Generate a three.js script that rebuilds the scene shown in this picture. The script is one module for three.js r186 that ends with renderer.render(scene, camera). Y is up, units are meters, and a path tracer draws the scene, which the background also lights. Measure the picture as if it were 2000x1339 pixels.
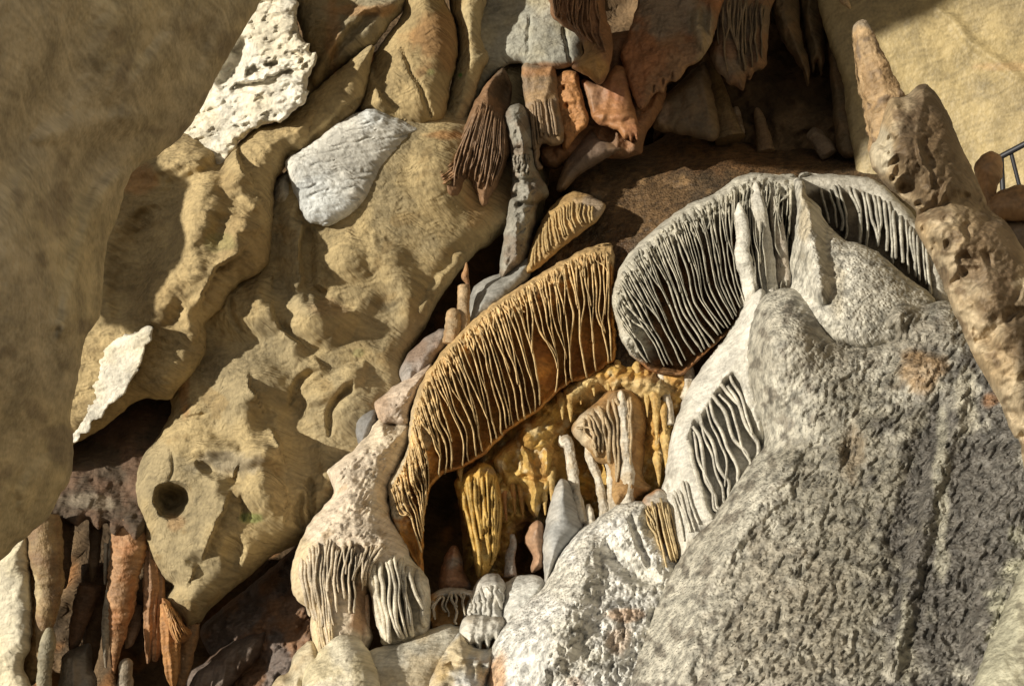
import * as THREE from 'three';

// ---------------------------------------------------------------- camera, sky, sun, exposure
const scene = new THREE.Scene();
const FOV = 40, PITCH = 15;
const camera = new THREE.PerspectiveCamera(FOV, 2000 / 1339, 0.05, 200);
camera.position.set(0, 1.6, 0);
camera.rotation.set(THREE.MathUtils.degToRad(PITCH), 0, 0);
camera.updateMatrixWorld();
const renderer = new THREE.WebGLRenderer({ antialias: true });
renderer.toneMapping = THREE.LinearToneMapping;
renderer.toneMappingExposure = 1.12;
renderer.shadowMap.enabled = true;
const skyW = 64, skyH = 32, skyData = new Float32Array(skyW * skyH * 4);
for (let j = 0; j < skyH; j++) for (let i = 0; i < skyW; i++) {
  const el = ((j + 0.5) / skyH - 0.5) * Math.PI, k = Math.max(0, Math.sin(el)), g = (j * skyW + i) * 4;
  const s = el < 0 ? 0.35 : 0.62 - 0.2 * k;
  skyData[g] = s * (1.0 - 0.12 * k); skyData[g + 1] = s * (0.93 - 0.02 * k); skyData[g + 2] = s * (0.78 + 0.16 * k); skyData[g + 3] = 1;
}
const sky = new THREE.DataTexture(skyData, skyW, skyH, THREE.RGBAFormat, THREE.FloatType);
sky.mapping = THREE.EquirectangularReflectionMapping; sky.magFilter = THREE.LinearFilter; sky.needsUpdate = true;
scene.background = sky; scene.environment = sky;
const SUN = new THREE.Vector3(-0.78, 0.03, 0.62).normalize();      // towards the sun: low, on the left, a little behind the camera
const sun = new THREE.DirectionalLight(new THREE.Color(1.0, 0.93, 0.79), 5);
sun.position.copy(SUN).multiplyScalar(30).add(new THREE.Vector3(0, 3, -8));
sun.target.position.set(0, 3, -8); sun.castShadow = true; sun.shadow.radius = 2;
Object.assign(sun.shadow.camera, { left: -12, right: 12, top: 10, bottom: -10, near: 1, far: 60 });
scene.add(sun, sun.target);

// ---------------------------------------------------------------- numbers
const F = 669.5 / Math.tan(THREE.MathUtils.degToRad(FOV / 2));
const CP = Math.cos(THREE.MathUtils.degToRad(PITCH)), SP = Math.sin(THREE.MathUtils.degToRad(PITCH));
function P(px, py, d) {                                            // a bearing and a distance become a place in the cave
  const x = (px - 1000) / F * d, y = (669.5 - py) / F * d, z = -d;
  return [x, 1.6 + y * CP - z * SP, y * SP + z * CP];
}
let seed0 = 7;
const rng = (s) => () => { s = (s + 0x6d2b79f5) | 0; let t = Math.imul(s ^ (s >>> 15), 1 | s); t = (t + Math.imul(t ^ (t >>> 7), 61 | t)) ^ t; return ((t ^ (t >>> 14)) >>> 0) / 4294967296; };
const R0 = rng(11), PERM = new Uint8Array(1024);
{ const a = Array.from({ length: 256 }, (_, i) => i); for (let i = 255; i > 0; i--) { const j = Math.floor(R0() * (i + 1)); [a[i], a[j]] = [a[j], a[i]]; } for (let i = 0; i < 1024; i++) PERM[i] = a[i & 255]; }
const GX = [1, -1, 1, -1, 1.3, -1.3, 0, 0], GY = [1, 1, -1, -1, 0, 0, 1.3, -1.3];
function n2(x, y, per = 256, pey = per) {
  const X = Math.floor(x), Y = Math.floor(y), a = x - X, b = y - Y;
  const x0 = ((X % per) + per) % per, x1 = (x0 + 1) % per, y0 = ((Y % pey) + pey) % pey, y1 = (y0 + 1) % pey;
  const u = a * a * a * (a * (a * 6 - 15) + 10), v = b * b * b * (b * (b * 6 - 15) + 10);
  const g = (i, j, p, q) => { const h = PERM[PERM[i & 255] + (j & 255)] & 7; return GX[h] * p + GY[h] * q; };
  const A = g(x0, y0, a, b), B = g(x1, y0, a - 1, b), C = g(x0, y1, a, b - 1), D = g(x1, y1, a - 1, b - 1);
  return (A + (B - A) * u) * (1 - v) + (C + (D - C) * u) * v;
}
function n3(x, y, z) { return n2(x + z * 0.73 + 17.3, y - z * 0.41 + 5.1) * 0.6 + n2(y * 0.83 + z + 71.7, x * 0.29 + z * 0.9 - 13.1) * 0.6; }
const fbm = (x, y, o = 4) => { let s = 0, a = 1; for (let i = 0; i < o; i++) { s += a * n2(x + i * 31.7, y - i * 17.9); x *= 2.03; y *= 2.03; a *= 0.5; } return s; };
const ridge = (x, y) => 1 - Math.abs(n2(x, y)) * 2;
function cell(x, y, pa = 256, pb = 256) {                                              // distance to the nearest of jittered points
  const X = Math.floor(x), Y = Math.floor(y); let m = 9;
  for (let j = -1; j < 2; j++) for (let i = -1; i < 2; i++) {
    const h = PERM[PERM[(((X + i) % pa) + pa) % pa & 255] + ((((Y + j) % pb) + pb) % pb & 255)], h2 = PERM[h + 77];
    const dx = X + i + h / 255 - x, dy = Y + j + h2 / 255 - y, q = dx * dx + dy * dy; if (q < m) m = q;
  }
  return Math.sqrt(m);
}
const clamp = (x, a = 0, b = 1) => x < a ? a : x > b ? b : x, ss = (a, b, x) => { x = clamp((x - a) / (b - a)); return x * x * (3 - 2 * x); }, mix = (a, b, t) => a + (b - a) * t;
function tps(pts) {                                                // a smooth sheet through given distances
  const n = pts.length, N = n + 3, A = [], b = [];
  const U = (r2) => r2 < 1e-9 ? 0 : r2 * Math.log(r2);
  if (n < 3) { const d = pts[0][2]; return () => d; }
  for (let i = 0; i < n; i++) { const r = []; for (let j = 0; j < n; j++) { const dx = (pts[i][0] - pts[j][0]) / 500, dy = (pts[i][1] - pts[j][1]) / 500; r.push(U(dx * dx + dy * dy) + (i === j ? 1e-4 : 0)); } r.push(1, pts[i][0] / 500, pts[i][1] / 500); A.push(r); b.push(pts[i][2]); }
  for (let k = 0; k < 3; k++) { const r = []; for (let j = 0; j < n; j++) r.push(k === 0 ? 1 : pts[j][k - 1] / 500); r.push(0, 0, 0); A.push(r); b.push(0); }
  for (let c = 0; c < N; c++) {
    let p = c; for (let r = c + 1; r < N; r++) if (Math.abs(A[r][c]) > Math.abs(A[p][c])) p = r;
    [A[c], A[p]] = [A[p], A[c]]; [b[c], b[p]] = [b[p], b[c]];
    for (let r = 0; r < N; r++) if (r !== c && A[r][c]) { const q = A[r][c] / A[c][c]; for (let k = c; k < N; k++) A[r][k] -= q * A[c][k]; b[r] -= q * b[c]; }
  }
  const w = b.map((v, i) => v / A[i][i]);
  return (x, y) => { let s = w[n] + w[n + 1] * x / 500 + w[n + 2] * y / 500; for (let i = 0; i < n; i++) { const dx = (x - pts[i][0]) / 500, dy = (y - pts[i][1]) / 500; s += w[i] * U(dx * dx + dy * dy); } return s; };
}
function smoothLoop(p, closed = true, gap = 7) {                   // Catmull-Rom through the points
  const out = [], n = p.length, at = (i) => closed ? p[(i + n) % n] : p[clamp(i, 0, n - 1)];
  for (let i = 0; i < (closed ? n : n - 1); i++) {
    const a = at(i - 1), b = at(i), c = at(i + 1), d = at(i + 2), m = Math.max(1, Math.ceil(Math.hypot(c[0] - b[0], c[1] - b[1]) / gap));
    for (let k = 0; k < m; k++) { const t = k / m, t2 = t * t, t3 = t2 * t; out.push(b.map((_, q) => 0.5 * (2 * b[q] + (c[q] - a[q]) * t + (2 * a[q] - 5 * b[q] + 4 * c[q] - d[q]) * t2 + (3 * b[q] - a[q] - 3 * c[q] + d[q]) * t3))); }
  }
  if (!closed) out.push(p[n - 1].slice());
  return out;
}
function edge(poly, x, y, closed = true) {                         // signed distance to a line of points, and the nearest point
  let m = 1e18, bx = 0, by = 0, inside = false, side = 1; const n = poly.length;
  for (let i = 0, j = n - 1; i < n; j = i++) {
    if (!closed && i === 0) continue;
    const ax = poly[j][0], ay = poly[j][1], cx = poly[i][0], cy = poly[i][1], ex = cx - ax, ey = cy - ay;
    let t = ((x - ax) * ex + (y - ay) * ey) / (ex * ex + ey * ey + 1e-9); t = t < 0 ? 0 : t > 1 ? 1 : t;
    const qx = ax + ex * t, qy = ay + ey * t, q = (x - qx) ** 2 + (y - qy) ** 2;
    if (q < m) { m = q; bx = qx; by = qy; side = ex * (y - ay) - ey * (x - ax) > 0 ? 1 : -1; }
    if (closed && (ay > y) !== (cy > y) && x < ex * (y - ay) / ey + ax) inside = !inside;
  }
  edge.x = bx; edge.y = by;
  return Math.sqrt(m) * (closed ? (inside ? 1 : -1) : side);
}

// ---------------------------------------------------------------- materials: colour grain and fine relief
function tile(n, f) {
  const d = new Uint8Array(n * n * 4);
  for (let j = 0; j < n; j++) for (let i = 0; i < n; i++) { const v = clamp(f(i / n, j / n)), g = (j * n + i) * 4; d[g] = d[g + 1] = d[g + 2] = v * 255; d[g + 3] = 255; }
  const t = new THREE.DataTexture(d, n, n); t.wrapS = t.wrapT = THREE.RepeatWrapping; t.magFilter = THREE.LinearFilter; t.minFilter = THREE.LinearMipmapLinearFilter; t.generateMipmaps = true; t.needsUpdate = true; return t;
}
const pf = (x, y, p, o = 4) => { let s = 0, a = 1; for (let i = 0; i < o; i++) { s += a * n2(x * p + i * 7, y * p + i * 13, p); p *= 2; a *= 0.55; } return s; };
const bumpRock = tile(512, (x, y) => {
  const streak = n2(x * 10 + pf(x, y, 6, 2) * 0.9, y * 56 + pf(y, x, 8, 2) * 2.4, 10, 56), cr = Math.abs(n2(x * 7 + 0.5 * pf(x, y, 14, 3), y * 28 + 0.9 * pf(y, x, 14, 2), 7, 28));
  return 0.5 + 0.26 * streak + 0.3 * pf(x, y, 24, 4) - 0.12 * (1 - ss(0.0, 0.05, cr)) * ss(0.05, 0.3, n2(x * 5 + 3, y * 5, 5));
});
const bumpPit = tile(512, (x, y) => { const a = cell(x * 40, y * 34, 40, 34); return 0.55 + 0.35 * pf(x, y, 32, 4) - 0.5 * (1 - ss(0.1, 0.42, a)); });
const bumpGrain = tile(512, (x, y) => 0.5 + 0.4 * pf(x, y, 16, 6));
function mottle(n, lo, f) { const t = tile(n, (x, y) => lo + (1 - lo) * clamp(0.6 + f(x, y))); t.colorSpace = THREE.NoColorSpace; return t; }
const mapRock = mottle(512, 0.5, (x, y) => 0.5 * pf(x, y, 6, 6) + 0.32 * n2(x * 6 + 0.6 * pf(x, y, 5, 2), y * 48 + 1.5 * pf(y, x, 5, 2), 6, 48) + 0.25 * pf(x, y, 60, 2));
const mapSpeck = mottle(512, 0.35, (x, y) => 0.75 * pf(x, y, 20, 5) + 0.25 * pf(y, x, 5, 3));
function mat(bump, scale, map, rough, tileM, extra = {}) {
  const b = bump.clone(), m = map.clone(); b.needsUpdate = m.needsUpdate = true; b.repeat.set(1 / tileM, 1 / tileM); m.repeat.set(0.83 / tileM, 0.83 / tileM);
  return new THREE.MeshPhysicalMaterial({ color: 0xffffff, vertexColors: true, map: m, bumpMap: b, bumpScale: scale, roughness: rough, metalness: 0, ...extra });
}
const M = {
  rock: mat(bumpRock, 0.021, mapRock, 0.9, 1.5),
  flow: mat(bumpGrain, 0.014, mapRock, 0.7, 0.9),
  pit: mat(bumpPit, 0.011, mapSpeck, 0.62, 1.1),
  rib: mat(bumpGrain, 0.008, mapRock, 0.55, 0.5),
  near: mat(bumpGrain, 0.004, mapRock, 0.9, 0.42),
  smooth: mat(bumpGrain, 0.010, mapRock, 0.6, 1.2),
};
// real-world base colours, linear
const K = {
  tan: [0.465, 0.352, 0.178], tan2: [0.37, 0.27, 0.13], grey: [0.36, 0.30, 0.19], brown: [0.22, 0.14, 0.07], dark: [0.11, 0.07, 0.035], pale: [0.66, 0.60, 0.48],
  white: [0.68, 0.65, 0.57], cream: [0.62, 0.52, 0.36], gold: [0.50, 0.29, 0.08], gold2: [0.38, 0.18, 0.045], orange: [0.46, 0.21, 0.07], red: [0.40, 0.17, 0.075], stone: [0.40, 0.39, 0.36], soot: [0.15, 0.13, 0.10], green: [0.25, 0.30, 0.10],
};
function paint(spec) {                                             // grain, patches, stains and, in places, shade put into the colour
  const { c, c2 = c, k = 1.3, lo = -0.25, hi = 0.35, spots = [], c3, k3 = 6, lo3 = 0.3 } = spec;
  return (px, py, u, v) => {
    let t = ss(lo, hi, fbm(u * k + 3.3, v * k - 8.1, 5)), o = [0, 1, 2].map((i) => mix(c[i], c2[i], t));
    if (c3) { const q = ss(lo3, lo3 + 0.25, fbm(u * k3, v * k3, 4)); o = o.map((x, i) => mix(x, c3[i], q * 0.8)); }
    for (const [x, y, rx, ry, cc, st = 0.8, soft = 0.45] of spots) {
      const e = Math.hypot((px - x) / rx, (py - y) / ry) + 0.55 * fbm(u * 4 + x, v * 4 + y, 4);
      const q = st * (1 - ss(1 - soft, 1 + soft * 0.3, e)); if (q > 0) o = o.map((a, i) => mix(a, cc[i], q));
    }
    const g = 1 + 0.16 * n2(u * 37, v * 37); return o.map((a) => clamp(a * g, 0, 0.85));
  };
}

// ---------------------------------------------------------------- things
const taken = new Map();
const numbered = (n) => { const k = taken.get(n) || 0; taken.set(n, k + 1); return k ? n + '_' + String(k).padStart(3, '0') : n; };
function tag(o, label, category, group) { o.userData = { label, category }; if (group) o.userData.group = group; return o; }
function thing(name, label, category, base, group) { const o = new THREE.Group(); o.name = numbered(name); o.position.set(...base); scene.add(o); return tag(o, label, category, group); }
function put(geo, o, m) {                                          // world positions -> a named mesh under its thing, or a thing itself
  const base = o.parent ? o.parent.position.toArray() : o.base, p = geo.attributes.position;
  for (let i = 0; i < p.count; i++) p.setXYZ(i, p.getX(i) - base[0], p.getY(i) - base[1], p.getZ(i) - base[2]);
  const me = new THREE.Mesh(geo, m); me.castShadow = me.receiveShadow = true;
  if (o.parent) { me.name = o.name; o.parent.add(me); if (o.label) me.userData.label = o.label; }
  else { me.name = numbered(o.name); me.position.set(...base); scene.add(me); if (o.structure) me.userData = { kind: 'structure' }; else tag(me, o.label, o.cat, o.group); }
  return me;
}
const brushes = {
  b: (px, py, [, x, y, rx, ry, amp, pw = 1]) => { const e = Math.hypot((px - x) / rx, (py - y) / ry); return e >= 1 ? 0 : amp * Math.pow(1 - e * e, pw * 1.5); },      // a bump or a bowl
  s: (px, py, [, pts, r, amp]) => { const e0 = Math.abs(edge(pts, px, py, false)); if (e0 >= r) return 0; const a = pts[0], z = pts[pts.length - 1], k = Math.min(1, Math.min(Math.hypot(edge.x - a[0], edge.y - a[1]), Math.hypot(edge.x - z[0], edge.y - z[1])) / (r * 1.1 + 4)), q = 0.3 + 0.7 * k, e = e0 / (r * q); return e >= 1 ? 0 : amp * Math.sqrt(k) * (1 - e * e) ** 2; },                               // a ridge or a groove
  c: (px, py, [, pts, r, amp]) => { const e = edge(pts, px, py, false); if (e < -4 || e > r) return 0; const q = e / r, ends = Math.min(Math.hypot(px - pts[0][0], py - pts[0][1]), Math.hypot(px - pts[pts.length - 1][0], py - pts[pts.length - 1][1])); return amp * (e < 0 ? 1 + e / 4 : (1 - q) ** 2 * (1 + 2 * q)) * ss(0, r * 0.6, ends); },   // a ledge that drops away sharply on one side
};
let triangles = 0;
function relief(o) {
  const { out, dep, bulge = 0.25, round = 60, step = 4, skirt = 0.5, brush = [], tex, col, m = M.rock, jag = 1.6, sharp, hollow, crest } = o, cr = crest && smoothLoop(crest, false);
  const inner = (px, py, e) => cr ? Math.min(Math.abs(edge(cr, px, py, false)), e * 6) : e;
  const hp = hollow && hollow.poly && smoothLoop(hollow.poly);
  const hol = (px, py, e) => hp ? hollow.a * ss(0, hollow.soft || 10, edge(hp, px + 5 * n2(px * 0.05, py * 0.03), py + 8 * n2(px * 0.08, py * 0.02))) : hollow ? hollow[0] * ss(hollow[1], hollow[2], inner(px, py, e) + (hollow[3] || 0) * n2(px * 0.03, py * 0.03)) : 0;
  const R = (seed0 += 13), base0 = sharp ? out : smoothLoop(out);
  const poly = base0.map(([x, y]) => [x + jag * 1.6 * fbm(x * 0.05 + R, y * 0.05, 3), y + jag * 1.6 * fbm(x * 0.05, y * 0.05 + R + 50, 3)]);
  const D = tps(dep), dm = dep.reduce((s, q) => s + q[2], 0) / dep.length, mpp = dm / F;
  const br = brush.map((b) => b[0] === 'b' ? b : [b[0], smoothLoop(b[1], false, 10), ...b.slice(2)]);
  for (const b of br) if (b[0] !== 'b') { let X0 = 1e9, X1 = -1e9, Y0 = 1e9, Y1 = -1e9; for (const q of b[1]) { X0 = Math.min(X0, q[0]); X1 = Math.max(X1, q[0]); Y0 = Math.min(Y0, q[1]); Y1 = Math.max(Y1, q[1]); } b.box = [X0 - b[2], X1 + b[2], Y0 - b[2], Y1 + b[2]]; }
  const height = (px, py, e) => {
    const u = (px - 1000) * mpp, v = (669.5 - py) * mpp, t = clamp(inner(px, py, e) / round);
    let h = bulge * Math.sqrt(Math.max(0, 1 - (1 - t) * (1 - t)));
    const wx = px + 7 * n2(px * 0.016 + R, py * 0.016) + 3.5 * n2(px * 0.055, py * 0.055 + R), wy = py + 7 * n2(px * 0.016, py * 0.016 - R) + 3.5 * n2(px * 0.055 - R, py * 0.055);
    for (const b of br) { if (b.box && (px < b.box[0] || px > b.box[1] || py < b.box[2] || py > b.box[3])) continue; h += brushes[b[0]](wx, wy, b); }
    if (tex) h += tex(u, v, px, py, e, inner(px, py, e)) * ss(-2, 14, e);
    return h;
  };
  let x0 = 1e9, x1 = -1e9, y0 = 1e9, y1 = -1e9; for (const [x, y] of poly) { x0 = Math.min(x0, x); x1 = Math.max(x1, x); y0 = Math.min(y0, y); y1 = Math.max(y1, y); }
  x0 -= step; y0 -= step; const nx = Math.ceil((x1 + step - x0) / step) + 1, ny = Math.ceil((y1 + step - y0) / step) + 1;
  const E = new Float32Array(nx * ny), N = new Int32Array(nx * ny).fill(-1), pos = [], cols = [], uvs = [], idx = [], pix = [];
  for (let j = 0; j < ny; j++) for (let i = 0; i < nx; i++) E[j * nx + i] = edge(poly, x0 + i * step, y0 + j * step);
  const color = col ? (typeof col === 'function' ? col : paint(col)) : () => [0.4, 0.4, 0.4];
  const vert = (px, py, d, e) => {
    const q = P(px, py, d), u = (px - 1000) * mpp, v = (669.5 - py) * mpp, c = color(px, py, u, v, cr ? Math.abs(edge(cr, px, py, false)) : e);
    pos.push(...q); if (o.side) uvs.push(q[2], q[1] + q[0] * 0.3); else uvs.push(q[0] * 0.85 + q[2] * 0.6, q[1] - q[2] * 0.35); cols.push(...c); return pos.length / 3 - 1;
  };
  const node = (k) => {
    if (N[k] >= 0) return N[k];
    let px = x0 + (k % nx) * step, py = y0 + Math.floor(k / nx) * step, e = E[k];
    if (e < 0.35 * step) { edge(poly, px, py); px = edge.x; py = edge.y; e = 0; }
    pix[pos.length / 3] = [px, py]; return N[k] = vert(px, py, D(px, py) - height(px, py, e) + hol(px, py, e), e);
  };
  for (let j = 0; j < ny - 1; j++) for (let i = 0; i < nx - 1; i++) {
    const a = j * nx + i, b = a + 1, c = a + nx, d = c + 1; if (E[a] < 0 && E[b] < 0 && E[c] < 0 && E[d] < 0) continue;
    const A = node(a), B = node(b), C = node(c), Q = node(d); idx.push(A, C, B, B, C, Q);
  }
  const nFront = idx.length, once = new Map();
  for (let t = 0; t < nFront; t += 3) for (let k = 0; k < 3; k++) { const a = idx[t + k], b = idx[t + (k + 1) % 3], r = b + '_' + a; if (once.has(r)) once.delete(r); else once.set(a + '_' + b, [a, b]); }
  const back = new Map(), cx = (x0 + x1) / 2, cy = (y0 + y1) / 2, bk = (a) => { if (!back.has(a)) { const [px, py] = pix[a]; back.set(a, vert(px, py, D(px, py) + skirt, 0)); } return back.get(a); };
  { const ring = poly.filter((_, i) => i % 2 === 0).map(([x, y]) => new THREE.Vector2(x, y)), v0 = ring.map((q) => vert(q.x, q.y, D(q.x, q.y) + skirt, 0)); for (const [a, c, d] of THREE.ShapeUtils.triangulateShape(ring, [])) idx.push(v0[a], v0[c], v0[d]); }
  for (const [a, b] of once.values()) { const A = bk(a), B = bk(b); idx.push(b, a, A, b, A, B); }
  const geo = new THREE.BufferGeometry();
  geo.setAttribute('position', new THREE.Float32BufferAttribute(pos, 3)); geo.setAttribute('uv', new THREE.Float32BufferAttribute(uvs, 2)); geo.setAttribute('color', new THREE.Float32BufferAttribute(cols, 3));
  geo.setIndex(idx); geo.computeVertexNormals(); triangles += idx.length / 3;
  if (!o.parent && !o.base) o.base = P(cx, y1, D(cx, y1));
  const mesh = put(geo, o, m);
  return { mesh, hollow: (px, py) => hol(px, py, Math.max(0, edge(poly, px, py))), surf: (px, py) => D(px, py) - height(px, py, Math.max(0, edge(poly, px, py))) };
}
function guideAt(g, t) { const n = g.length - 1, f = clamp(t) * n, i = Math.min(n - 1, Math.floor(f)), k = f - i; return [mix(g[i][0], g[i + 1][0], k), mix(g[i][1], g[i + 1][1], k)]; }
function ribs(parent, body, o) {                                   // thin calcite fins standing on a curtain, each a part of its own
  const { g, n, w = 3.2, h = 0.10, join = 0.4, wave = 0.25, color = K.cream, m = M.rib, name = 'rib', foot = 0.6, sd = 1, len = [0.75, 1], start = [0, 0.12], lift = 0, flare = 0.3 } = o;
  const rand = rng(sd * 977 + 5), ts = [], col = typeof color === 'function' ? color : paint({ c: color, c2: color.map((x) => x * 0.78), k: 5 });
  for (let i = 0; i < n; i++) ts.push((i + 0.5 + (rand() - 0.5) * 0.75) / n);
  const gs = g.map((q) => smoothLoop(q, false, 12)), keep = ts.map((_, i) => rand() >= join * (i % 2 ? 1.6 : 0.4)), near = (i) => { for (let k = 1; k < n; k++) { const a = rand() < 0.5 ? 1 : -1; for (const d of [a, -a]) if (keep[i + d * k]) return ts[i + d * k]; } return ts[i]; };
  for (let i = 0; i < n; i++) {
    const s0 = mix(...start, rand()), s1 = mix(...len, rand()), merge = !keep[i], to = near(i), a = mix(0.06, 0.5, rand()), b = a + 0.26, end = merge ? Math.min(b, s1) : s1;
    const ph = rand() * 50, ww = w * mix(0.7, 1.35, rand()), hh = h * mix(0.7, 1.15, rand()), path = [], steps = 26;
    for (let k = 0; k <= steps; k++) {
      const s = mix(s0, end, k / steps); let t = ts[i] + n2(s * 3.5 + ph, sd) * wave / n;
      if (merge) t = mix(t, to + n2(s * 3.5 + ph, sd) * wave / n, ss(a, b, s));
      const c = gs.map((q) => guideAt(q, t)), m1 = c.length - 1, f = s * m1, q = Math.min(m1 - 1, Math.floor(f)), r = f - q;
      const A = c[Math.max(0, q - 1)], B = c[q], C = c[q + 1], D = c[Math.min(m1, q + 2)], cr = (x) => 0.5 * (2 * B[x] + (C[x] - A[x]) * r + (2 * A[x] - 5 * B[x] + 4 * C[x] - D[x]) * r * r + (3 * B[x] - A[x] - 3 * C[x] + D[x]) * r * r * r);
      path.push([cr(0) + n2(s * 9 + ph, 3) * 0.9, cr(1), k / steps]);
    }
    const prof = [[-1.3, -0.25], [-1.0, 0.2], [-0.85, 0.6], [-0.8, 0.86], [0, 1.04], [0.8, 0.86], [0.85, 0.6], [1.0, 0.2], [1.3, -0.25]], pos = [], uv = [], cl = [], idx = [], L = prof.length;
    path.forEach(([x, y, s], k) => {
      const p0 = path[Math.max(0, k - 1)], p1 = path[Math.min(steps, k + 1)], tx = p1[0] - p0[0], ty = p1[1] - p0[1], ln = Math.hypot(tx, ty) || 1, nxp = -ty / ln * -1, nyp = tx / ln * -1;
      const env = ss(0, 0.14, s) * (merge ? 1 : mix(1, foot, ss(0.8, 1, s))), hk = hh * (0.12 + 0.88 * env) * (1 + flare * s) + lift, knob = 1 + 0.2 * n2(s * 22 + ph, 9);
      const wk = ww * (0.75 + 0.25 * env) * knob * (k === steps ? 0.55 : 1), skin = body.surf(x, y), base = skin + body.hollow(x, y) + 0.01;
      for (const [a, b2] of prof) { const X = x + nxp * a * wk, Y = y + nyp * a * wk, d = mix(base, skin - hk, b2), q = P(X, Y, d), mp = d / F; pos.push(...q); uv.push(q[0] + q[2] * 0.7, q[1]); cl.push(...col(X, Y, (X - 1000) * mp, (669.5 - Y) * mp)); }
      if (k) for (let a = 0; a < L - 1; a++) { const A = (k - 1) * L + a, C = k * L + a; idx.push(A, A + 1, C, A + 1, C + 1, C); }
    });
    for (const [row, flip] of [[0, 1], [steps, 0]]) for (let a = 1; a < L - 1; a++) { const q = row * L; idx.push(q, flip ? q + a + 1 : q + a, flip ? q + a : q + a + 1); }
    const geo = new THREE.BufferGeometry(); geo.setAttribute('position', new THREE.Float32BufferAttribute(pos, 3)); geo.setAttribute('uv', new THREE.Float32BufferAttribute(uv, 2)); geo.setAttribute('color', new THREE.Float32BufferAttribute(cl, 3));
    geo.setIndex(idx); geo.computeVertexNormals(); triangles += idx.length / 3; put(geo, { parent, name }, m);
  }
}
function spindle(o) {                                              // a drip-built shaft: rings of uneven radius along a leaning axis
  const { path, sides = 28, gap = 3, amp = 0.08, freq = 6, col = { c: K.cream }, m = M.flow, ring = 0.05, ringF = 14, flat = 1, pitA = 0, flute = 0 } = o, R = (seed0 += 13) * 0.37;
  const ps = smoothLoop(path, false, gap), pos = [], uv = [], cl = [], idx = [], color = typeof col === 'function' ? col : paint(col); let run = 0, prev;
  const V3 = (a) => new THREE.Vector3(...a), C = ps.map(([x, y, , d]) => V3(P(x, y, d)));
  ps.forEach(([x, y, r, d], k) => {
    const T = C[Math.min(ps.length - 1, k + 1)].clone().sub(C[Math.max(0, k - 1)]).normalize(), view = new THREE.Vector3(0, -SP, CP), S = new THREE.Vector3().crossVectors(T, view).normalize(), B = new THREE.Vector3().crossVectors(S, T).normalize();
    if (prev) run += C[k].distanceTo(prev); prev = C[k];
    const rm = Math.max(0.002, r) * d / F, tip = k === 0 || k === ps.length - 1 ? 0.25 : 1;
    for (let s = 0; s <= sides; s++) {
      const a = s / sides * Math.PI * 2, ca = Math.cos(a), sa = Math.sin(a), q0 = C[k].clone().addScaledVector(S, ca * rm).addScaledVector(B, sa * rm);
      let k2 = 1 + amp * (n3(q0.x * freq + R, q0.y * freq, q0.z * freq) + 0.5 * n3(q0.x * freq * 2.3, q0.y * freq * 2.3 + R, q0.z * freq * 2.3) + 0.3 * n3(q0.x * freq * 6, q0.y * freq * 6 + R, q0.z * freq * 6));
      k2 += ring * (Math.abs(((run * ringF + n3(q0.x * 3, q0.y * 3 + R, q0.z * 3) * 1.2) % 1 + 1) % 1 - 0.5) - 0.25) + flute * Math.cos(a * 7 + n2(run * 4, R) * 2);
      if (pitA) k2 -= pitA * (1 - ss(0.08, 0.5, cell(a * 3 + R, run * 7 + ca))) ;
      const q = C[k].clone().addScaledVector(S, ca * rm * k2 * tip).addScaledVector(B, sa * rm * k2 * tip * flat);
      pos.push(q.x, q.y, q.z); uv.push(a * rm * 1.0, run); cl.push(...color(x + ca * r, y, (x + ca * r - 1000) * d / F + sa * 0.3, (669.5 - y) * d / F));
      if (k && s < sides) { const A = (k - 1) * (sides + 1) + s, D = k * (sides + 1) + s; idx.push(A, D, A + 1, A + 1, D, D + 1); }
    }
  });
  for (const [k, fl] of [[0, 0], [ps.length - 1, 1]]) { const c = pos.length / 3; pos.push(...C[k].toArray()); uv.push(0, 0); cl.push(...cl.slice(k * (sides + 1) * 3, k * (sides + 1) * 3 + 3)); for (let s = 0; s < sides; s++) { const A = k * (sides + 1) + s; idx.push(c, fl ? A + 1 : A, fl ? A : A + 1); } }
  const geo = new THREE.BufferGeometry(); geo.setAttribute('position', new THREE.Float32BufferAttribute(pos, 3)); geo.setAttribute('uv', new THREE.Float32BufferAttribute(uv, 2)); geo.setAttribute('color', new THREE.Float32BufferAttribute(cl, 3));
  geo.setIndex(idx); geo.computeVertexNormals();
  const nn = geo.attributes.normal; for (let k = 0; k < ps.length; k++) { const A = k * (sides + 1), B = A + sides, v = [0, 1, 2].map((i) => nn.array[A * 3 + i] + nn.array[B * 3 + i]), l = Math.hypot(...v) || 1; for (let i = 0; i < 3; i++) nn.array[A * 3 + i] = nn.array[B * 3 + i] = v[i] / l; }
  triangles += idx.length / 3;
  if (!o.parent && !o.base) { let b = C[0]; for (const c of C) if (o.hang ? c.y > b.y : c.y < b.y) b = c; o.base = b.toArray(); }
  return put(geo, o, m);
}
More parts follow.
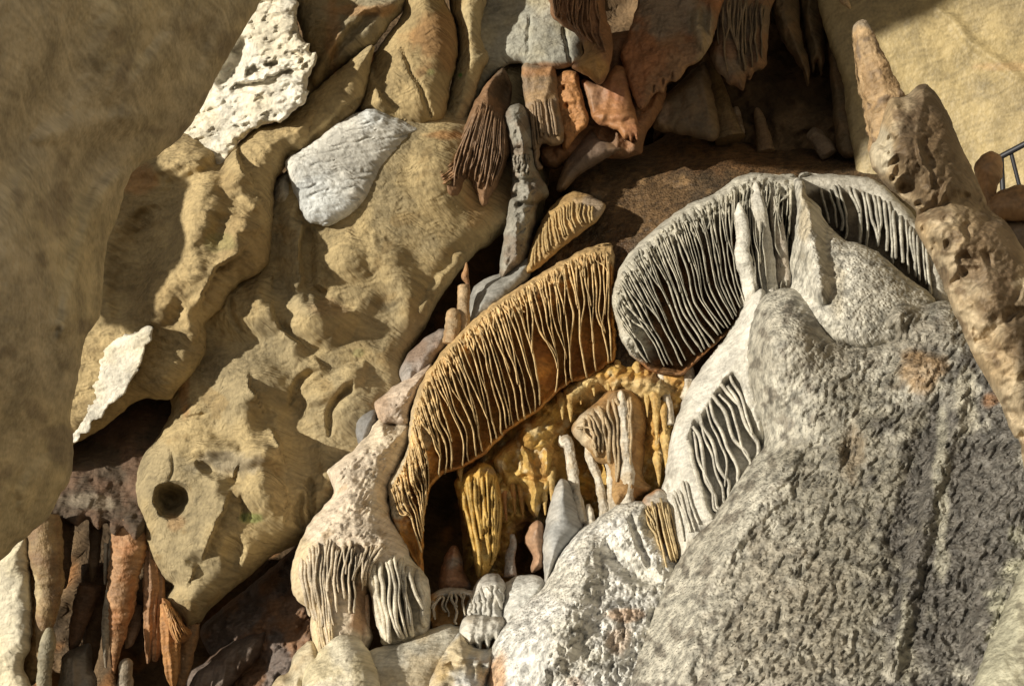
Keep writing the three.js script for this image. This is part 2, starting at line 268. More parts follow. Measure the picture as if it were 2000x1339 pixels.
function sunBlocker(name, [x, y, d], [rx, ry, rz], col = K.tan2) {  // an added boulder-like mass, out of view, that stands in the way of the sun
  const c = new THREE.Vector3(...P(1000 + x / d * F, 669.5 - y / d * F, d)), g = new THREE.SphereGeometry(1, 72, 48), p = g.attributes.position, cl = [];
  for (let i = 0; i < p.count; i++) { const X = p.getX(i), Y = p.getY(i), Z = p.getZ(i), k = 1 + 0.28 * n3(X * 1.6 + x, Y * 1.6, Z * 1.6) + 0.12 * n3(X * 5, Y * 5 + y, Z * 5); p.setXYZ(i, c.x + X * rx * k, c.y + Y * ry * k, c.z + Z * rz * k); cl.push(...col); }
  g.setAttribute('color', new THREE.Float32BufferAttribute(cl, 3)); g.computeVertexNormals(); return put(g, { name, structure: true, base: c.toArray() }, M.rock);
}
// relief textures, metres
const T = {
  rock: (a = 1, sl = 0.2) => (u, v) => a * (0.045 * fbm(u * 0.9, v * 0.9, 3) + 0.004 * fbm(u * 4, v * 4, 4) + 0.005 * n2(u * 5 + v * sl * 12, v * 26 - u * sl * 26) + 0.003 * fbm(u * 11, v * 22, 3) - 0.014 * ss(0.12, 0.4, n2(u * 1.1 + 40, v * 1.1)) * (1 - ss(0, 0.03, Math.abs(n2(u * 0.8 + 0.12 * n2(u * 7, v * 7), v * 2.2 + 0.2 * n2(v * 6, u * 6) + 9))))),
  scale: (a = 1, fq = 13) => (u, v) => { const w = v * fq + 1.1 * n2(u * 9, v * 4) + 0.7 * n2(u * 21, v * 9), q = w - Math.floor(w); return a * ((0.02 * q * q - 0.01) * ss(-0.25, 0.2, n2(u * 12 + Math.floor(w) * 3.7, Math.floor(w) * 0.9)) + 0.02 * fbm(u * 2.4, v * 2.4, 3) + 0.005 * n2(u * 34, v * 44)); },
  pit: (a = 1, fq = 14) => (u, v) => a * (0.05 * fbm(u * 2, v * 2, 4) - 0.035 * (1 - ss(0.08, 0.5, cell(u * fq + n2(u * 8, v * 8) * 0.4, v * fq * 0.8)))),
  pop: (a = 1, fq = 12) => (u, v) => a * (0.06 * fbm(u * 1.8, v * 1.8, 4) + 0.03 * Math.sqrt(Math.max(0, 1 - Math.min(1, cell(u * fq, v * fq) * 1.15) ** 2)) + 0.02 * fbm(u * 25, v * 25, 3)),
  flute: (a = 1, fq = 6, lean = 0) => (u, v) => a * (0.05 * ridge((u + v * lean) * fq + 0.35 * fbm(u * 2, v * 2, 2), v * 0.7) + 0.02 * fbm(u * 9, v * 6, 4)),
  lump: (a = 1) => (u, v) => a * (0.10 * fbm(u * 2.4, v * 2.4, 5) + 0.05 * Math.abs(fbm(u * 6, v * 6, 4))),
  soft: (a = 1) => (u, v) => a * (0.05 * fbm(u * 1.1, v * 1.1, 4) + 0.010 * fbm(u * 10, v * 10, 3)),
};

// ================================================================ the cave itself
const below = 1560;
const S = (o) => relief({ ...o, structure: true });
// far shell, floor, roof and the closed right-hand side
S({ name: 'cave_wall', out: [[-500, -500], [2500, -500], [2500, 1750], [-500, 1750]], sharp: true, dep: [[-500, -500, 10.5], [2500, -500, 12.5], [300, 900, 10.6], [1200, 600, 11.2], [1550, 150, 11.6], [2500, 1700, 12], [-500, 1700, 10.4]], bulge: 0, round: 10, step: 14, tex: T.lump(1.0), col: { c: K.brown, c2: K.dark, k: 0.8, c3: K.orange, lo3: 0.35, k3: 2 } });
{ // floor
  const g = new THREE.PlaneGeometry(24, 22, 160, 150).rotateX(-Math.PI / 2), p = g.attributes.position, c = [];
  for (let i = 0; i < p.count; i++) { const x = p.getX(i), z = p.getZ(i) - 5; p.setXYZ(i, x, 0.22 * fbm(x * 0.5, z * 0.5, 5), z); const k = 0.5 + 0.5 * fbm(x, z, 3); c.push(mix(0.2, 0.3, k), mix(0.14, 0.23, k), mix(0.08, 0.14, k)); }
  g.setAttribute('color', new THREE.Float32BufferAttribute(c, 3)); g.computeVertexNormals(); put(g, { name: 'cave_floor', structure: true, base: [0, 0, -5] }, M.rock);
  const r = new THREE.PlaneGeometry(22, 16, 110, 80).rotateX(Math.PI / 2), q = r.attributes.position, rc = [];
  for (let i = 0; i < q.count; i++) { const x = q.getX(i) + 2, z = q.getZ(i) - 5.5; q.setXYZ(i, x, 9.6 + 0.5 * fbm(x * 0.4, z * 0.4, 5) , z); rc.push(0.36, 0.29, 0.18); }
  r.setAttribute('color', new THREE.Float32BufferAttribute(rc, 3)); r.computeVertexNormals(); put(r, { name: 'cave_ceiling', structure: true, base: [2, 9.6, -5.5] }, M.rock);
  const w = new THREE.PlaneGeometry(16, 11, 110, 80).rotateY(-Math.PI / 2), t = w.attributes.position, wc = [];
  for (let i = 0; i < t.count; i++) { const y = t.getY(i) + 4.8, z = t.getZ(i) - 5.5; t.setXYZ(i, 7.4 + 0.6 * fbm(y * 0.4, z * 0.4, 5), y, z); wc.push(0.36, 0.29, 0.18); }
  w.setAttribute('color', new THREE.Float32BufferAttribute(wc, 3)); w.computeVertexNormals(); put(w, { name: 'cave_wall_right', structure: true, base: [7.4, 0, -5.5] }, M.rock);
}
// rock masses added out of view on the left and overhead to keep the sun off the high right-hand part and the left rib
sunBlocker('sun_blocker_overhead', [-2.5, 3.95, 5.6], [1.0, 0.85, 0.6]);
sunBlocker('sun_blocker_overhead', [-2.3, 5.5, 5.4], [1.5, 1.1, 1.2]);
sunBlocker('sun_blocker_left', [-5.75, 1.5, 6.5], [0.55, 0.78, 0.6]);
sunBlocker('sun_blocker_left', [-6.95, 1.6, 7.6], [1.1, 0.8, 0.9]);
sunBlocker('sun_blocker_left', [-8.4, 1.6, 8.6], [1.5, 2.6, 1.3]);
// the rock mass close by on the left, its shaded side towards us
S({ name: 'cave_wall_left', out: [[515, -60], [505, 8], [480, 50], [445, 110], [415, 165], [390, 215], [352, 268], [310, 300], [270, 325], [250, 350], [228, 425], [208, 480], [200, 560], [196, 610], [180, 640], [165, 662], [155, 720], [142, 780], [137, 815], [143, 870], [141, 910], [136, 938], [115, 967], [95, 1010], [65, 1035], [30, 1065], [0, 1095], [-120, 1180], [-300, 1260], [-700, 1400], [-1300, 1400], [-1300, 600], [-1300, -200], [-600, -200], [0, -120], [300, -100]],
  dep: [[510, 0, 4.7], [350, 270, 4.4], [250, 350, 4.1], [200, 550, 3.8], [140, 850, 3.55], [0, 1095, 3.1], [0, 0, 2.9], [0, 500, 2.75], [100, 700, 3.15], [250, 100, 3.7], [-300, 500, 2.3], [-700, 500, 2.1], [-1300, 0, 2.0], [-1300, 1400, 2.0], [-300, 1260, 2.4]].map(([x, y, d]) => [x, y, d * 0.45]), bulge: 0.06, round: 40, step: 4, skirt: 0.25,
  brush: [['s', [[330, 60], [300, 180], [230, 330], [170, 440], [150, 560], [130, 720]], 70, 0.045], ['s', [[262, 325], [190, 390], [165, 465], [145, 540], [125, 670]], 26, 0.030], ['s', [[420, 40], [330, 160], [270, 260], [200, 300], [130, 420]], 60, -0.030], ['s', [[200, -120], [140, 130], [60, 240], [-60, 400]], 70, -0.03], ['s', [[60, 270], [160, 250], [300, 230]], 40, 0.025], ['s', [[110, 880], [70, 930], [40, 1000]], 30, 0.025], ['b', 60, 500, 90, 200, 0.035], ['b', 250, 180, 60, 90, 0.030]],
  tex: (u, v) => 0.02 * fbm(u * 1.8 + v, v * 1.5 - u, 4) + 0.005 * fbm(u * 14 + v * 6, v * 8 - u * 6, 3) + 0.003 * n2((u + v * 0.5) * 60, (v - u) * 22), m: M.near, side: true, col: { c: [0.60, 0.51, 0.35], c2: [0.63, 0.52, 0.31], k: 2.5, c3: [0.36, 0.29, 0.19], lo3: 0.3, k3: 8 } });
// second rock rib behind it
const rib2 = S({ name: 'cave_wall_rib', out: [[180, 300], [330, 255], [410, 285], [428, 318], [470, 275], [500, 250], [560, 228], [600, 200], [640, 205], [600, 290], [566, 302], [555, 328], [537, 355], [535, 400], [532, 450], [527, 505], [520, 520], [490, 545], [472, 552], [450, 575], [428, 608], [402, 630], [404, 670], [395, 700], [375, 730], [345, 762], [335, 777], [310, 780], [280, 778], [260, 787], [220, 820], [185, 845], [142, 868], [60, 900], [60, 500]],
  dep: [[200, 400, 8.75], [330, 300, 8.65], [450, 300, 8.55], [560, 280, 8.6], [350, 600, 8.5], [450, 450, 8.45], [530, 450, 8.5], [400, 680, 8.45], [220, 700, 8.6], [280, 770, 8.55], [100, 800, 8.7]], bulge: 0.35, round: 55, step: 3.5, skirt: 0.4,
  brush: [['s', [[420, 330], [390, 400], [365, 500], [320, 570], [300, 640]], 60, 0.22], ['s', [[470, 310], [440, 390], [470, 460], [440, 540]], 40, 0.06], ['c', [[470, 252], [465, 300], [480, 340], [500, 370]], 60, 0.16], ['c', [[485, 470], [455, 500], [415, 530], [397, 570], [392, 620]], 60, 0.18], ['s', [[300, 400], [260, 520], [230, 620]], 70, -0.16], ['s', [[420, 300], [340, 320], [270, 340]], 40, 0.1]],
  tex: (u, v) => T.rock(1, -0.3)(u, v) + 0.02 * n2((u - v * 0.4) * 9, (v + u * 0.4) * 26), col: { c: K.tan, c2: K.tan2, k: 1.6, spots: [[270, 345, 45, 30, K.orange, 0.5], [430, 470, 30, 20, K.green, 0.25]] } });
// pale ledges that take the full light
S({ name: 'cave_wall_ledge', jag: 6, out: [[470, -60], [572, -50], [580, 30], [600, 90], [616, 110], [606, 150], [598, 192], [560, 226], [500, 250], [470, 275], [428, 322], [395, 310], [330, 300], [300, 200], [400, 60]], dep: [[380, 200, 8.75], [480, 0, 8.5], [600, 0, 8.15], [600, 190, 8.2], [430, 310, 8.45]], bulge: 0.14, round: 40, step: 3, skirt: 0.5,
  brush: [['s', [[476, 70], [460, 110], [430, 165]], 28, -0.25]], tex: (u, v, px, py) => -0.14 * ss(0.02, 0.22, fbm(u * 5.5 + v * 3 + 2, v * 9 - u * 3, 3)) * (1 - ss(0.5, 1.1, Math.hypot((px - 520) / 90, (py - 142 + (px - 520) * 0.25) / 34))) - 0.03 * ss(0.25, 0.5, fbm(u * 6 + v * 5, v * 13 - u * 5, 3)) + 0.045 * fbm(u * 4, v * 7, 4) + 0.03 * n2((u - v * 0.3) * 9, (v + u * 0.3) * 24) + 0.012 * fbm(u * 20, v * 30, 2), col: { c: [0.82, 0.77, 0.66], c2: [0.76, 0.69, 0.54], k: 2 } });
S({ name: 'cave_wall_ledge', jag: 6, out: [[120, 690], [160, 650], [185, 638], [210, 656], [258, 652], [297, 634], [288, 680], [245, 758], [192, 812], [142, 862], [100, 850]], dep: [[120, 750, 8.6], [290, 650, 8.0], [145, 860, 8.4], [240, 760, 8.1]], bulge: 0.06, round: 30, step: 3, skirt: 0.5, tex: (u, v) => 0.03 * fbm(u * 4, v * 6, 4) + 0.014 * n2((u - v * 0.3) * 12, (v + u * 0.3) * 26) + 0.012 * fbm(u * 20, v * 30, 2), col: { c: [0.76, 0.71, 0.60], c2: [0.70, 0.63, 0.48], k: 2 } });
// upper panels
S({ name: 'cave_ceiling_panel', out: [[565, -60], [800, -60], [792, 10], [760, 50], [727, 92], [690, 115], [645, 150], [600, 198], [580, 190], [596, 95], [575, 20]], dep: [[570, 0, 8.8], [800, 0, 8.8], [600, 190, 8.75], [720, 90, 8.75]], bulge: 0.25, round: 50, step: 3.5, brush: [['s', [[790, 0], [700, 30], [650, 90], [612, 170]], 16, 0.08], ['s', [[740, 20], [680, 70], [640, 130]], 12, -0.06]], tex: T.rock(1, -0.6), col: { c: K.grey, c2: K.tan2, k: 1.6, spots: [[650, 90, 18, 90, K.orange, 0.4], [720, 20, 60, 14, K.orange, 0.45]] } });
S({ name: 'cave_ceiling_panel', out: [[540, 260], [560, 222], [600, 190], [645, 150], [690, 113], [728, 88], [724, 130], [706, 200], [660, 250], [610, 295], [566, 310], [545, 300]], dep: [[550, 260, 8.6], [720, 100, 8.55], [600, 290, 8.6], [700, 200, 8.6]], bulge: 0.22, round: 40, step: 3, tex: T.rock(1.1, -0.35), brush: [['s', [[720, 190], [660, 225], [600, 290]], 12, -0.06]], col: { c: [0.50, 0.39, 0.21], c2: K.tan, k: 1.6 } });
S({ name: 'cave_ceiling_panel', out: [[790, -60], [862, -60], [870, 0], [884, 30], [893, 75], [892, 125], [880, 160], [875, 200], [868, 232], [845, 247], [815, 258], [760, 245], [715, 225], [698, 215], [708, 180], [720, 140], [745, 85], [785, 25]], dep: [[790, 0, 8.85], [890, 80, 8.85], [700, 210, 8.85], [850, 240, 8.85]], bulge: 0.34, round: 65, step: 3.5, brush: [['c', [[740, 95], [725, 140], [745, 190], [775, 222]], 70, 0.12], ['s', [[780, 90], [810, 150], [848, 232]], 6, -0.05]], tex: T.rock(1, -0.2), col: { c: K.tan, c2: K.tan2, k: 1.5, spots: [[855, 70, 55, 75, [0.36, 0.2, 0.08], 0.8], [842, 140, 10, 8, K.green, 0.5]] } });
S({ name: 'cave_ceiling_panel', out: [[880, -60], [955, -60], [950, 0], [939, 50], [944, 90], [956, 112], [946, 132], [936, 160], [926, 200], [912, 236], [895, 250], [868, 238], [874, 200], [884, 150], [896, 100], [893, 50], [880, 10]], dep: [[900, 0, 9.0], [910, 230, 9.0], [940, 100, 8.95]], bulge: 0.26, round: 40, step: 3, tex: T.rock(0.9, 0.1), col: { c: [0.46, 0.38, 0.22], c2: K.tan, k: 1.5, spots: [[899, 147, 5, 5, [0.1, 0.35, 0.05], 0.9]] } });
S({ name: 'cave_ceiling_panel', out: [[900, -60], [1180, -60], [1150, 60], [1141, 95], [1140, 115], [1117, 130], [1080, 135], [1035, 131], [1010, 122], [985, 131], [960, 150], [945, 175], [922, 213], [908, 240], [880, 240], [890, 100]], dep: [[900, 0, 9.2], [1150, 0, 9.2], [1100, 130, 9.1], [900, 230, 9.2]], bulge: 0.16, round: 26, step: 3.5, brush: [['s', [[1100, 50], [1108, 85], [1112, 125]], 6, -0.06], ['s', [[1035, 20], [1032, 70], [1030, 110]], 4, -0.03]], tex: T.rock(0.9, 0.1), col: { c: [0.46, 0.41, 0.28], c2: [0.40, 0.39, 0.33], k: 1.2, spots: [[1075, 128, 70, 8, K.orange, 0.6]] } });
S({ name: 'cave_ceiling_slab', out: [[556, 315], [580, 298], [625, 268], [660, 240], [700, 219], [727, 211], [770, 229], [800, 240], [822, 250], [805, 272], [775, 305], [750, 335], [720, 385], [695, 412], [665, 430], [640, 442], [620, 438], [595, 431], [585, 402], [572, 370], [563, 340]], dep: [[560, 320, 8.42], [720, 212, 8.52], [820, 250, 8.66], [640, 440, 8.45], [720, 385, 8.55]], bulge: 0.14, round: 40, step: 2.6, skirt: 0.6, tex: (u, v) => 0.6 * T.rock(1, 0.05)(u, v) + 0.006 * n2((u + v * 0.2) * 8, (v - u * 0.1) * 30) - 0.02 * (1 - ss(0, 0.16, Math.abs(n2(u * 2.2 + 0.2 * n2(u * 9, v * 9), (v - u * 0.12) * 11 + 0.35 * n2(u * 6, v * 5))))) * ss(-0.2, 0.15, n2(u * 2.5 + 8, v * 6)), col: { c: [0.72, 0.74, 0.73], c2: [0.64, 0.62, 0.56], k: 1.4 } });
S({ name: 'cave_ceiling_panel', out: [[535, 360], [560, 335], [574, 372], [590, 400], [590, 425], [575, 455], [555, 478], [535, 500], [524, 512], [526, 470], [532, 420]], dep: [[560, 340, 8.7], [560, 460, 8.7], [530, 500, 8.7]], bulge: 0.2, round: 30, step: 3, tex: T.rock(0.7), col: { c: K.pale, c2: K.tan, k: 2 } });
// the great back wall
const wallBody = S({ name: 'cave_wall_back', out: [[300, 640], [560, 330], [600, 220], [900, 200], [990, 110], [1080, 130], [1060, 420], [1000, 480], [985, 455], [960, 476], [932, 492], [905, 522], [862, 580], [830, 640], [800, 700], [812, 800], [740, 900], [640, 1040], [600, 1052], [575, 1066], [550, 1076], [520, 1095], [475, 1134], [425, 1175], [390, 1212], [366, 1228], [350, 1214], [322, 1176], [336, 1146], [320, 1134], [304, 1109], [285, 1075], [272, 1030], [262, 970], [265, 930], [277, 893], [305, 855], [333, 805], [330, 770]],
  dep: [[600, 250, 8.95], [960, 120, 9.5], [1040, 250, 9.8], [800, 450, 9.0], [880, 300, 9.1], [960, 460, 9.3], [600, 500, 8.95], [850, 600, 9.1], [450, 650, 8.95], [600, 720, 8.95], [780, 760, 9.05], [420, 850, 8.85], [320, 960, 8.75], [450, 1000, 8.7], [370, 1180, 8.75], [560, 1000, 8.85], [650, 950, 9.0]], bulge: 0.45, round: 55, step: 3.3, skirt: 0.5,
  brush: [
    ['b', 337, 975, 40, 38, -0.55, 0.7], ['c', [[450, 948], [436, 995], [410, 1050], [386, 1100]], 60, 0.13],
    ['s', [[372, 890], [400, 872], [440, 880], [470, 900], [500, 885], [545, 905]], 30, 0.16], ['s', [[380, 905], [410, 918], [445, 930], [480, 945]], 16, -0.10],
    ['c', [[520, 815], [535, 850], [548, 890], [552, 930]], 110, 0.35], ['s', [[590, 760], [575, 830], [600, 900], [620, 960]], 40, -0.10], ['s', [[600, 790], [640, 760], [690, 735], [720, 710]], 26, 0.10], ['s', [[560, 790], [585, 750], [620, 725]], 14, -0.08],
    ['b', 615, 625, 85, 60, 0.26], ['c', [[528, 572], [530, 612], [552, 650], [604, 692]], 60, 0.13], ['b', 490, 600, 90, 70, 0.22], ['s', [[450, 580], [452, 620], [470, 650]], 10, -0.07],
    ['c', [[594, 425], [590, 470], [586, 520], [594, 558], [606, 575]], 60, 0.15], ['s', [[606, 440], [604, 500], [610, 560]], 20, -0.1], ['b', 680, 500, 70, 60, 0.12], ['s', [[610, 560], [650, 590], [690, 600]], 18, -0.12], ['b', 760, 620, 70, 70, -0.1], ['s', [[720, 460], [780, 540], [800, 640]], 50, 0.1], ['b', 870, 330, 80, 100, 0.12], ['s', [[930, 480], [870, 560], [820, 640]], 30, 0.14],
    ['b', 480, 740, 100, 80, 0.14], ['b', 690, 790, 80, 70, 0.14], ['s', [[690, 745], [650, 800], [645, 850]], 14, -0.1], ['b', 510, 960, 50, 50, 0.16], ['s', [[470, 960], [475, 1000], [480, 1020]], 8, -0.06], ['b', 455, 1085, 26, 48, -0.1], ['s', [[590, 960], [580, 1000], [590, 1040]], 12, -0.1], ['s', [[610, 930], [604, 980], [612, 1030]], 12, -0.12], ['s', [[372, 790], [345, 813], [410, 812]], 7, -0.05], ['s', [[330, 870], [336, 905], [330, 938]], 5, -0.03],
  ], tex: (u, v) => 0.6 * T.rock(1, 0.1)(u, v), col: { c: [0.455, 0.35, 0.18], c2: [0.375, 0.30, 0.17], k: 1.2, c3: [0.34, 0.245, 0.115], lo3: 0.42, k3: 3, spots: [[497, 1012, 26, 12, [0.24, 0.34, 0.08], 0.6], [455, 905, 80, 26, [0.26, 0.23, 0.18], 0.55], [870, 262, 50, 10, K.orange, 0.6], [960, 380, 60, 60, [0.42, 0.24, 0.09], 0.5], [360, 760, 12, 50, K.orange, 0.45], [340, 1020, 20, 20, K.orange, 0.3], [640, 600, 40, 20, [0.36, 0.22, 0.12], 0.35], [700, 690, 12, 8, K.green, 0.3]] } });
// pale rock at the lower left corner
S({ name: 'cave_wall_corner', out: [[-160, 1120], [-60, 1070], [30, 1050], [52, 1035], [58, 1110], [62, 1190], [60, 1260], [45, 1300], [60, 1339], [80, 1420], [60, below], [-200, below]], dep: [[-100, 1100, 8.7], [55, 1100, 8.3], [-100, 1500, 8.4], [60, 1400, 8.0]], bulge: 0.3, round: 50, step: 3.5, tex: T.soft(1.2), col: { c: [0.70, 0.62, 0.44], c2: [0.66, 0.60, 0.46], k: 1.5 } });
S({ name: 'cave_wall_corner', out: [[50, 1020], [95, 1010], [100, 1080], [117, 1130], [105, 1180], [92, 1230], [85, 1300], [60, 1339], [40, 1300]], dep: [[60, 1040, 8.6], [110, 1150, 8.6], [60, 1330, 8.5]], bulge: 0.2, round: 30, step: 3, tex: T.soft(1), col: { c: K.tan2, c2: [0.3, 0.2, 0.1], k: 2 } });
// bright wall behind the railing on the right
S({ name: 'cave_wall_end', out: [[1640, -80], [2250, -80], [2250, 700], [1900, 700], [1700, 420], [1668, 300], [1650, 180]], dep: [[1650, 0, 9.6], [1700, 300, 9.6], [2200, 0, 8.9], [2200, 600, 8.6]], bulge: 0.1, round: 40, step: 5, m: M.smooth, tex: T.rock(0.7, 0.2), brush: [['s', [[1830, 10], [1900, 80], [2000, 160]], 14, 0.04]], col: { c: [0.46, 0.36, 0.18], c2: [0.38, 0.30, 0.16], k: 1, spots: [[1960, 130, 60, 10, [0.5, 0.27, 0.13], 0.3]] } });
// dark chamber walls
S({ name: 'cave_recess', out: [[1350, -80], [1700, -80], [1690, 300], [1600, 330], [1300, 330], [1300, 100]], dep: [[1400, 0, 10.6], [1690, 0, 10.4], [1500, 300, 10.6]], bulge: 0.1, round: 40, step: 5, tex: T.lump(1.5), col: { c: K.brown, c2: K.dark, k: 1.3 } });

// ================================================================ formations
const flowTop = [0.30, 0.24, 0.17];
// --- brown dome in the middle, with its plateau
{
  const t = thing('flowstone_dome', 'big dark brown flowstone dome behind the white and golden curtains', 'flowstone', P(1250, 720, 8.9));
  const b = relief({ parent: t, name: 'body', out: [[1010, 590], [1035, 520], [1060, 450], [1088, 390], [1115, 340], [1150, 310], [1200, 292], [1260, 285], [1300, 264], [1318, 236], [1345, 228], [1370, 236], [1385, 252], [1440, 262], [1500, 288], [1570, 288], [1640, 291], [1740, 292], [1760, 400], [1560, 400], [1480, 380], [1400, 430], [1300, 500], [1260, 620], [1240, 740], [1100, 740]], dep: [[1040, 520, 9.0], [1115, 340, 9.9], [1300, 260, 10.6], [1500, 290, 10.6], [1720, 300, 10.2], [1480, 380, 9.0], [1200, 500, 8.95], [1150, 720, 8.7], [1230, 700, 8.6], [1350, 420, 9.0]], bulge: 0.22, round: 55, step: 3.3, skirt: 0.6, m: M.pit,
    brush: [['b', 1340, 260, 46, 40, 0.15], ['s', [[1300, 350], [1400, 330], [1500, 320], [1600, 320]], 40, 0.1], ['s', [[1080, 410], [1130, 380], [1190, 370]], 26, 0.12]], tex: (u, v) => T.pop(0.6, 16)(u, v) + 0.8 * T.scale(1, 10)(u, v), col: { c: [0.15, 0.09, 0.042], c2: [0.09, 0.062, 0.036], k: 1.6, c3: [0.26, 0.16, 0.075], lo3: 0.34, k3: 5, spots: [[1400, 310, 170, 34, [0.26, 0.13, 0.05], 0.5], [1150, 560, 60, 80, [0.15, 0.07, 0.025], 0.7], [1210, 500, 30, 90, [0.13, 0.065, 0.025], 0.7]] } });
}
// --- small golden curtain high on the dome
{
  const t = thing('flowstone_curtain', 'small golden ribbed curtain high up, beside the grey column', 'flowstone', P(1080, 520, 8.7));
  const b = relief({ parent: t, name: 'body', out: [[1024, 536], [1034, 495], [1050, 450], [1070, 413], [1092, 388], [1125, 374], [1165, 388], [1183, 402], [1165, 432], [1135, 456], [1095, 486], [1055, 521]], dep: [[1030, 520, 8.75], [1090, 390, 8.95], [1175, 400, 8.7], [1095, 480, 8.62]], bulge: 0.16, round: 40, step: 2.4, skirt: 0.45, m: M.flow, tex: T.pop(0.5, 26), col: { c: [0.46, 0.30, 0.12], c2: [0.38, 0.24, 0.10], k: 3, spots: [[1155, 395, 40, 24, [0.34, 0.28, 0.22], 0.7]] } });
  ribs(t, b, { g: [[[1044, 478], [1062, 436], [1086, 408], [1120, 392], [1160, 402]], [[1036, 505], [1062, 468], [1092, 440], [1124, 420], [1158, 418]], [[1034, 530], [1064, 505], [1098, 478], [1130, 455], [1160, 434]]], n: 23, w: 1.9, h: 0.045, join: 0.12, color: [0.58, 0.41, 0.19], sd: 4 });
}
// --- the large golden curtain
{
  const t = thing('flowstone_curtain', 'large golden curtain of long thin ribs in the centre', 'flowstone', P(950, 950, 8.3));
  const b = relief({ parent: t, name: 'body', out: [[1196, 478], [1150, 484], [1110, 502], [1060, 532], [1000, 568], [950, 602], [905, 642], [868, 680], [836, 722], [812, 770], [800, 820], [796, 870], [776, 915], [756, 945], [760, 990], [772, 1030], [790, 1070], [810, 1105], [826, 1128], [826, 1080], [828, 1020], [838, 962], [856, 932], [884, 920], [912, 912], [944, 888], [972, 862], [1006, 832], [1048, 806], [1072, 784], [1110, 752], [1150, 740], [1184, 716], [1204, 690], [1200, 560]],
    dep: [[1190, 490, 8.65], [1060, 535, 8.55], [950, 605, 8.4], [840, 720, 8.2], [790, 900, 8.1], [760, 960, 8.1], [1190, 700, 8.5], [1050, 800, 8.4], [930, 890, 8.3], [840, 960, 8.2], [825, 1120, 8.05], [1060, 680, 8.4], [930, 780, 8.25], [1150, 610, 8.5]], bulge: 0.26, round: 46, step: 2.6, skirt: 0.35, m: M.flow, hollow: [0.17, 4, 110, 8], crest: [[1196, 478], [1150, 484], [1110, 502], [1060, 532], [1000, 568], [950, 602], [905, 642], [868, 680], [836, 722], [812, 770], [800, 820], [796, 870], [776, 915], [756, 945], [760, 990]],
    tex: (u, v, px, py, e, c) => 0.6 * T.soft(1)(u, v) + 0.012 * fbm(u * 16, v * 16, 3) + (1 - ss(20, 80, c)) * (0.05 * fbm(u * 20, v * 20, 3) + 0.03 * fbm(u * 7, v * 7, 2)), col: (px, py, u, v, c) => { const t1 = ss(18, 62, c + 34 * fbm(u * 9, v * 9, 3)), q = ss(-0.2, 0.3, fbm(u * 3.2, v * 3.2, 4)), w = ss(780, 900, px + 0.3 * (900 - py)), p = [mix(0.56, 0.52, w), mix(0.46, 0.35, w), mix(0.31, 0.16, w)], d = [mix(0.42, 0.60, q), mix(0.18, 0.29, q), mix(0.04, 0.065, q)], g = 1 + 0.25 * n2(u * 40, v * 40); return p.map((x, i) => mix(x, d[i], t1) * g); } });
  const g = [
    [[1190, 490], [1150, 493], [1108, 509], [1060, 538], [1003, 574], [952, 608], [908, 647], [871, 686], [840, 728], [817, 779], [804, 830], [798, 880], [780, 922], [762, 952]],
    [[1192, 570], [1166, 570], [1128, 588], [1082, 614], [1028, 645], [978, 682], [936, 724], [896, 764], [862, 806], [836, 852], [820, 900], [806, 940], [792, 975], [778, 1000]],
    [[1194, 640], [1174, 650], [1140, 672], [1100, 702], [1050, 736], [1004, 772], [962, 806], [924, 838], [884, 870], [850, 895], [830, 930], [820, 970], [808, 1010], [798, 1040]],
    [[1196, 700], [1172, 730], [1150, 736], [1108, 756], [1066, 784], [1046, 802], [1004, 830], [970, 858], [930, 892], [890, 916], [846, 942], [832, 985], [826, 1040], [823, 1100]],
  ];
  ribs(t, b, { g, n: 88, w: 1.9, h: 0.035, join: 0.55, wave: 0.9, color: [0.80, 0.57, 0.28], sd: 5, len: [0.94, 1.05], start: [0.0, 0.03], flare: 0.2 });
  ribs(t, b, { g: g.slice(0, 2), n: 50, w: 1.8, h: 0.03, join: 0.3, wave: 0.8, color: [0.78, 0.55, 0.27], sd: 6, len: [0.25, 0.7], start: [0.0, 0.05], foot: 0.2 });
}
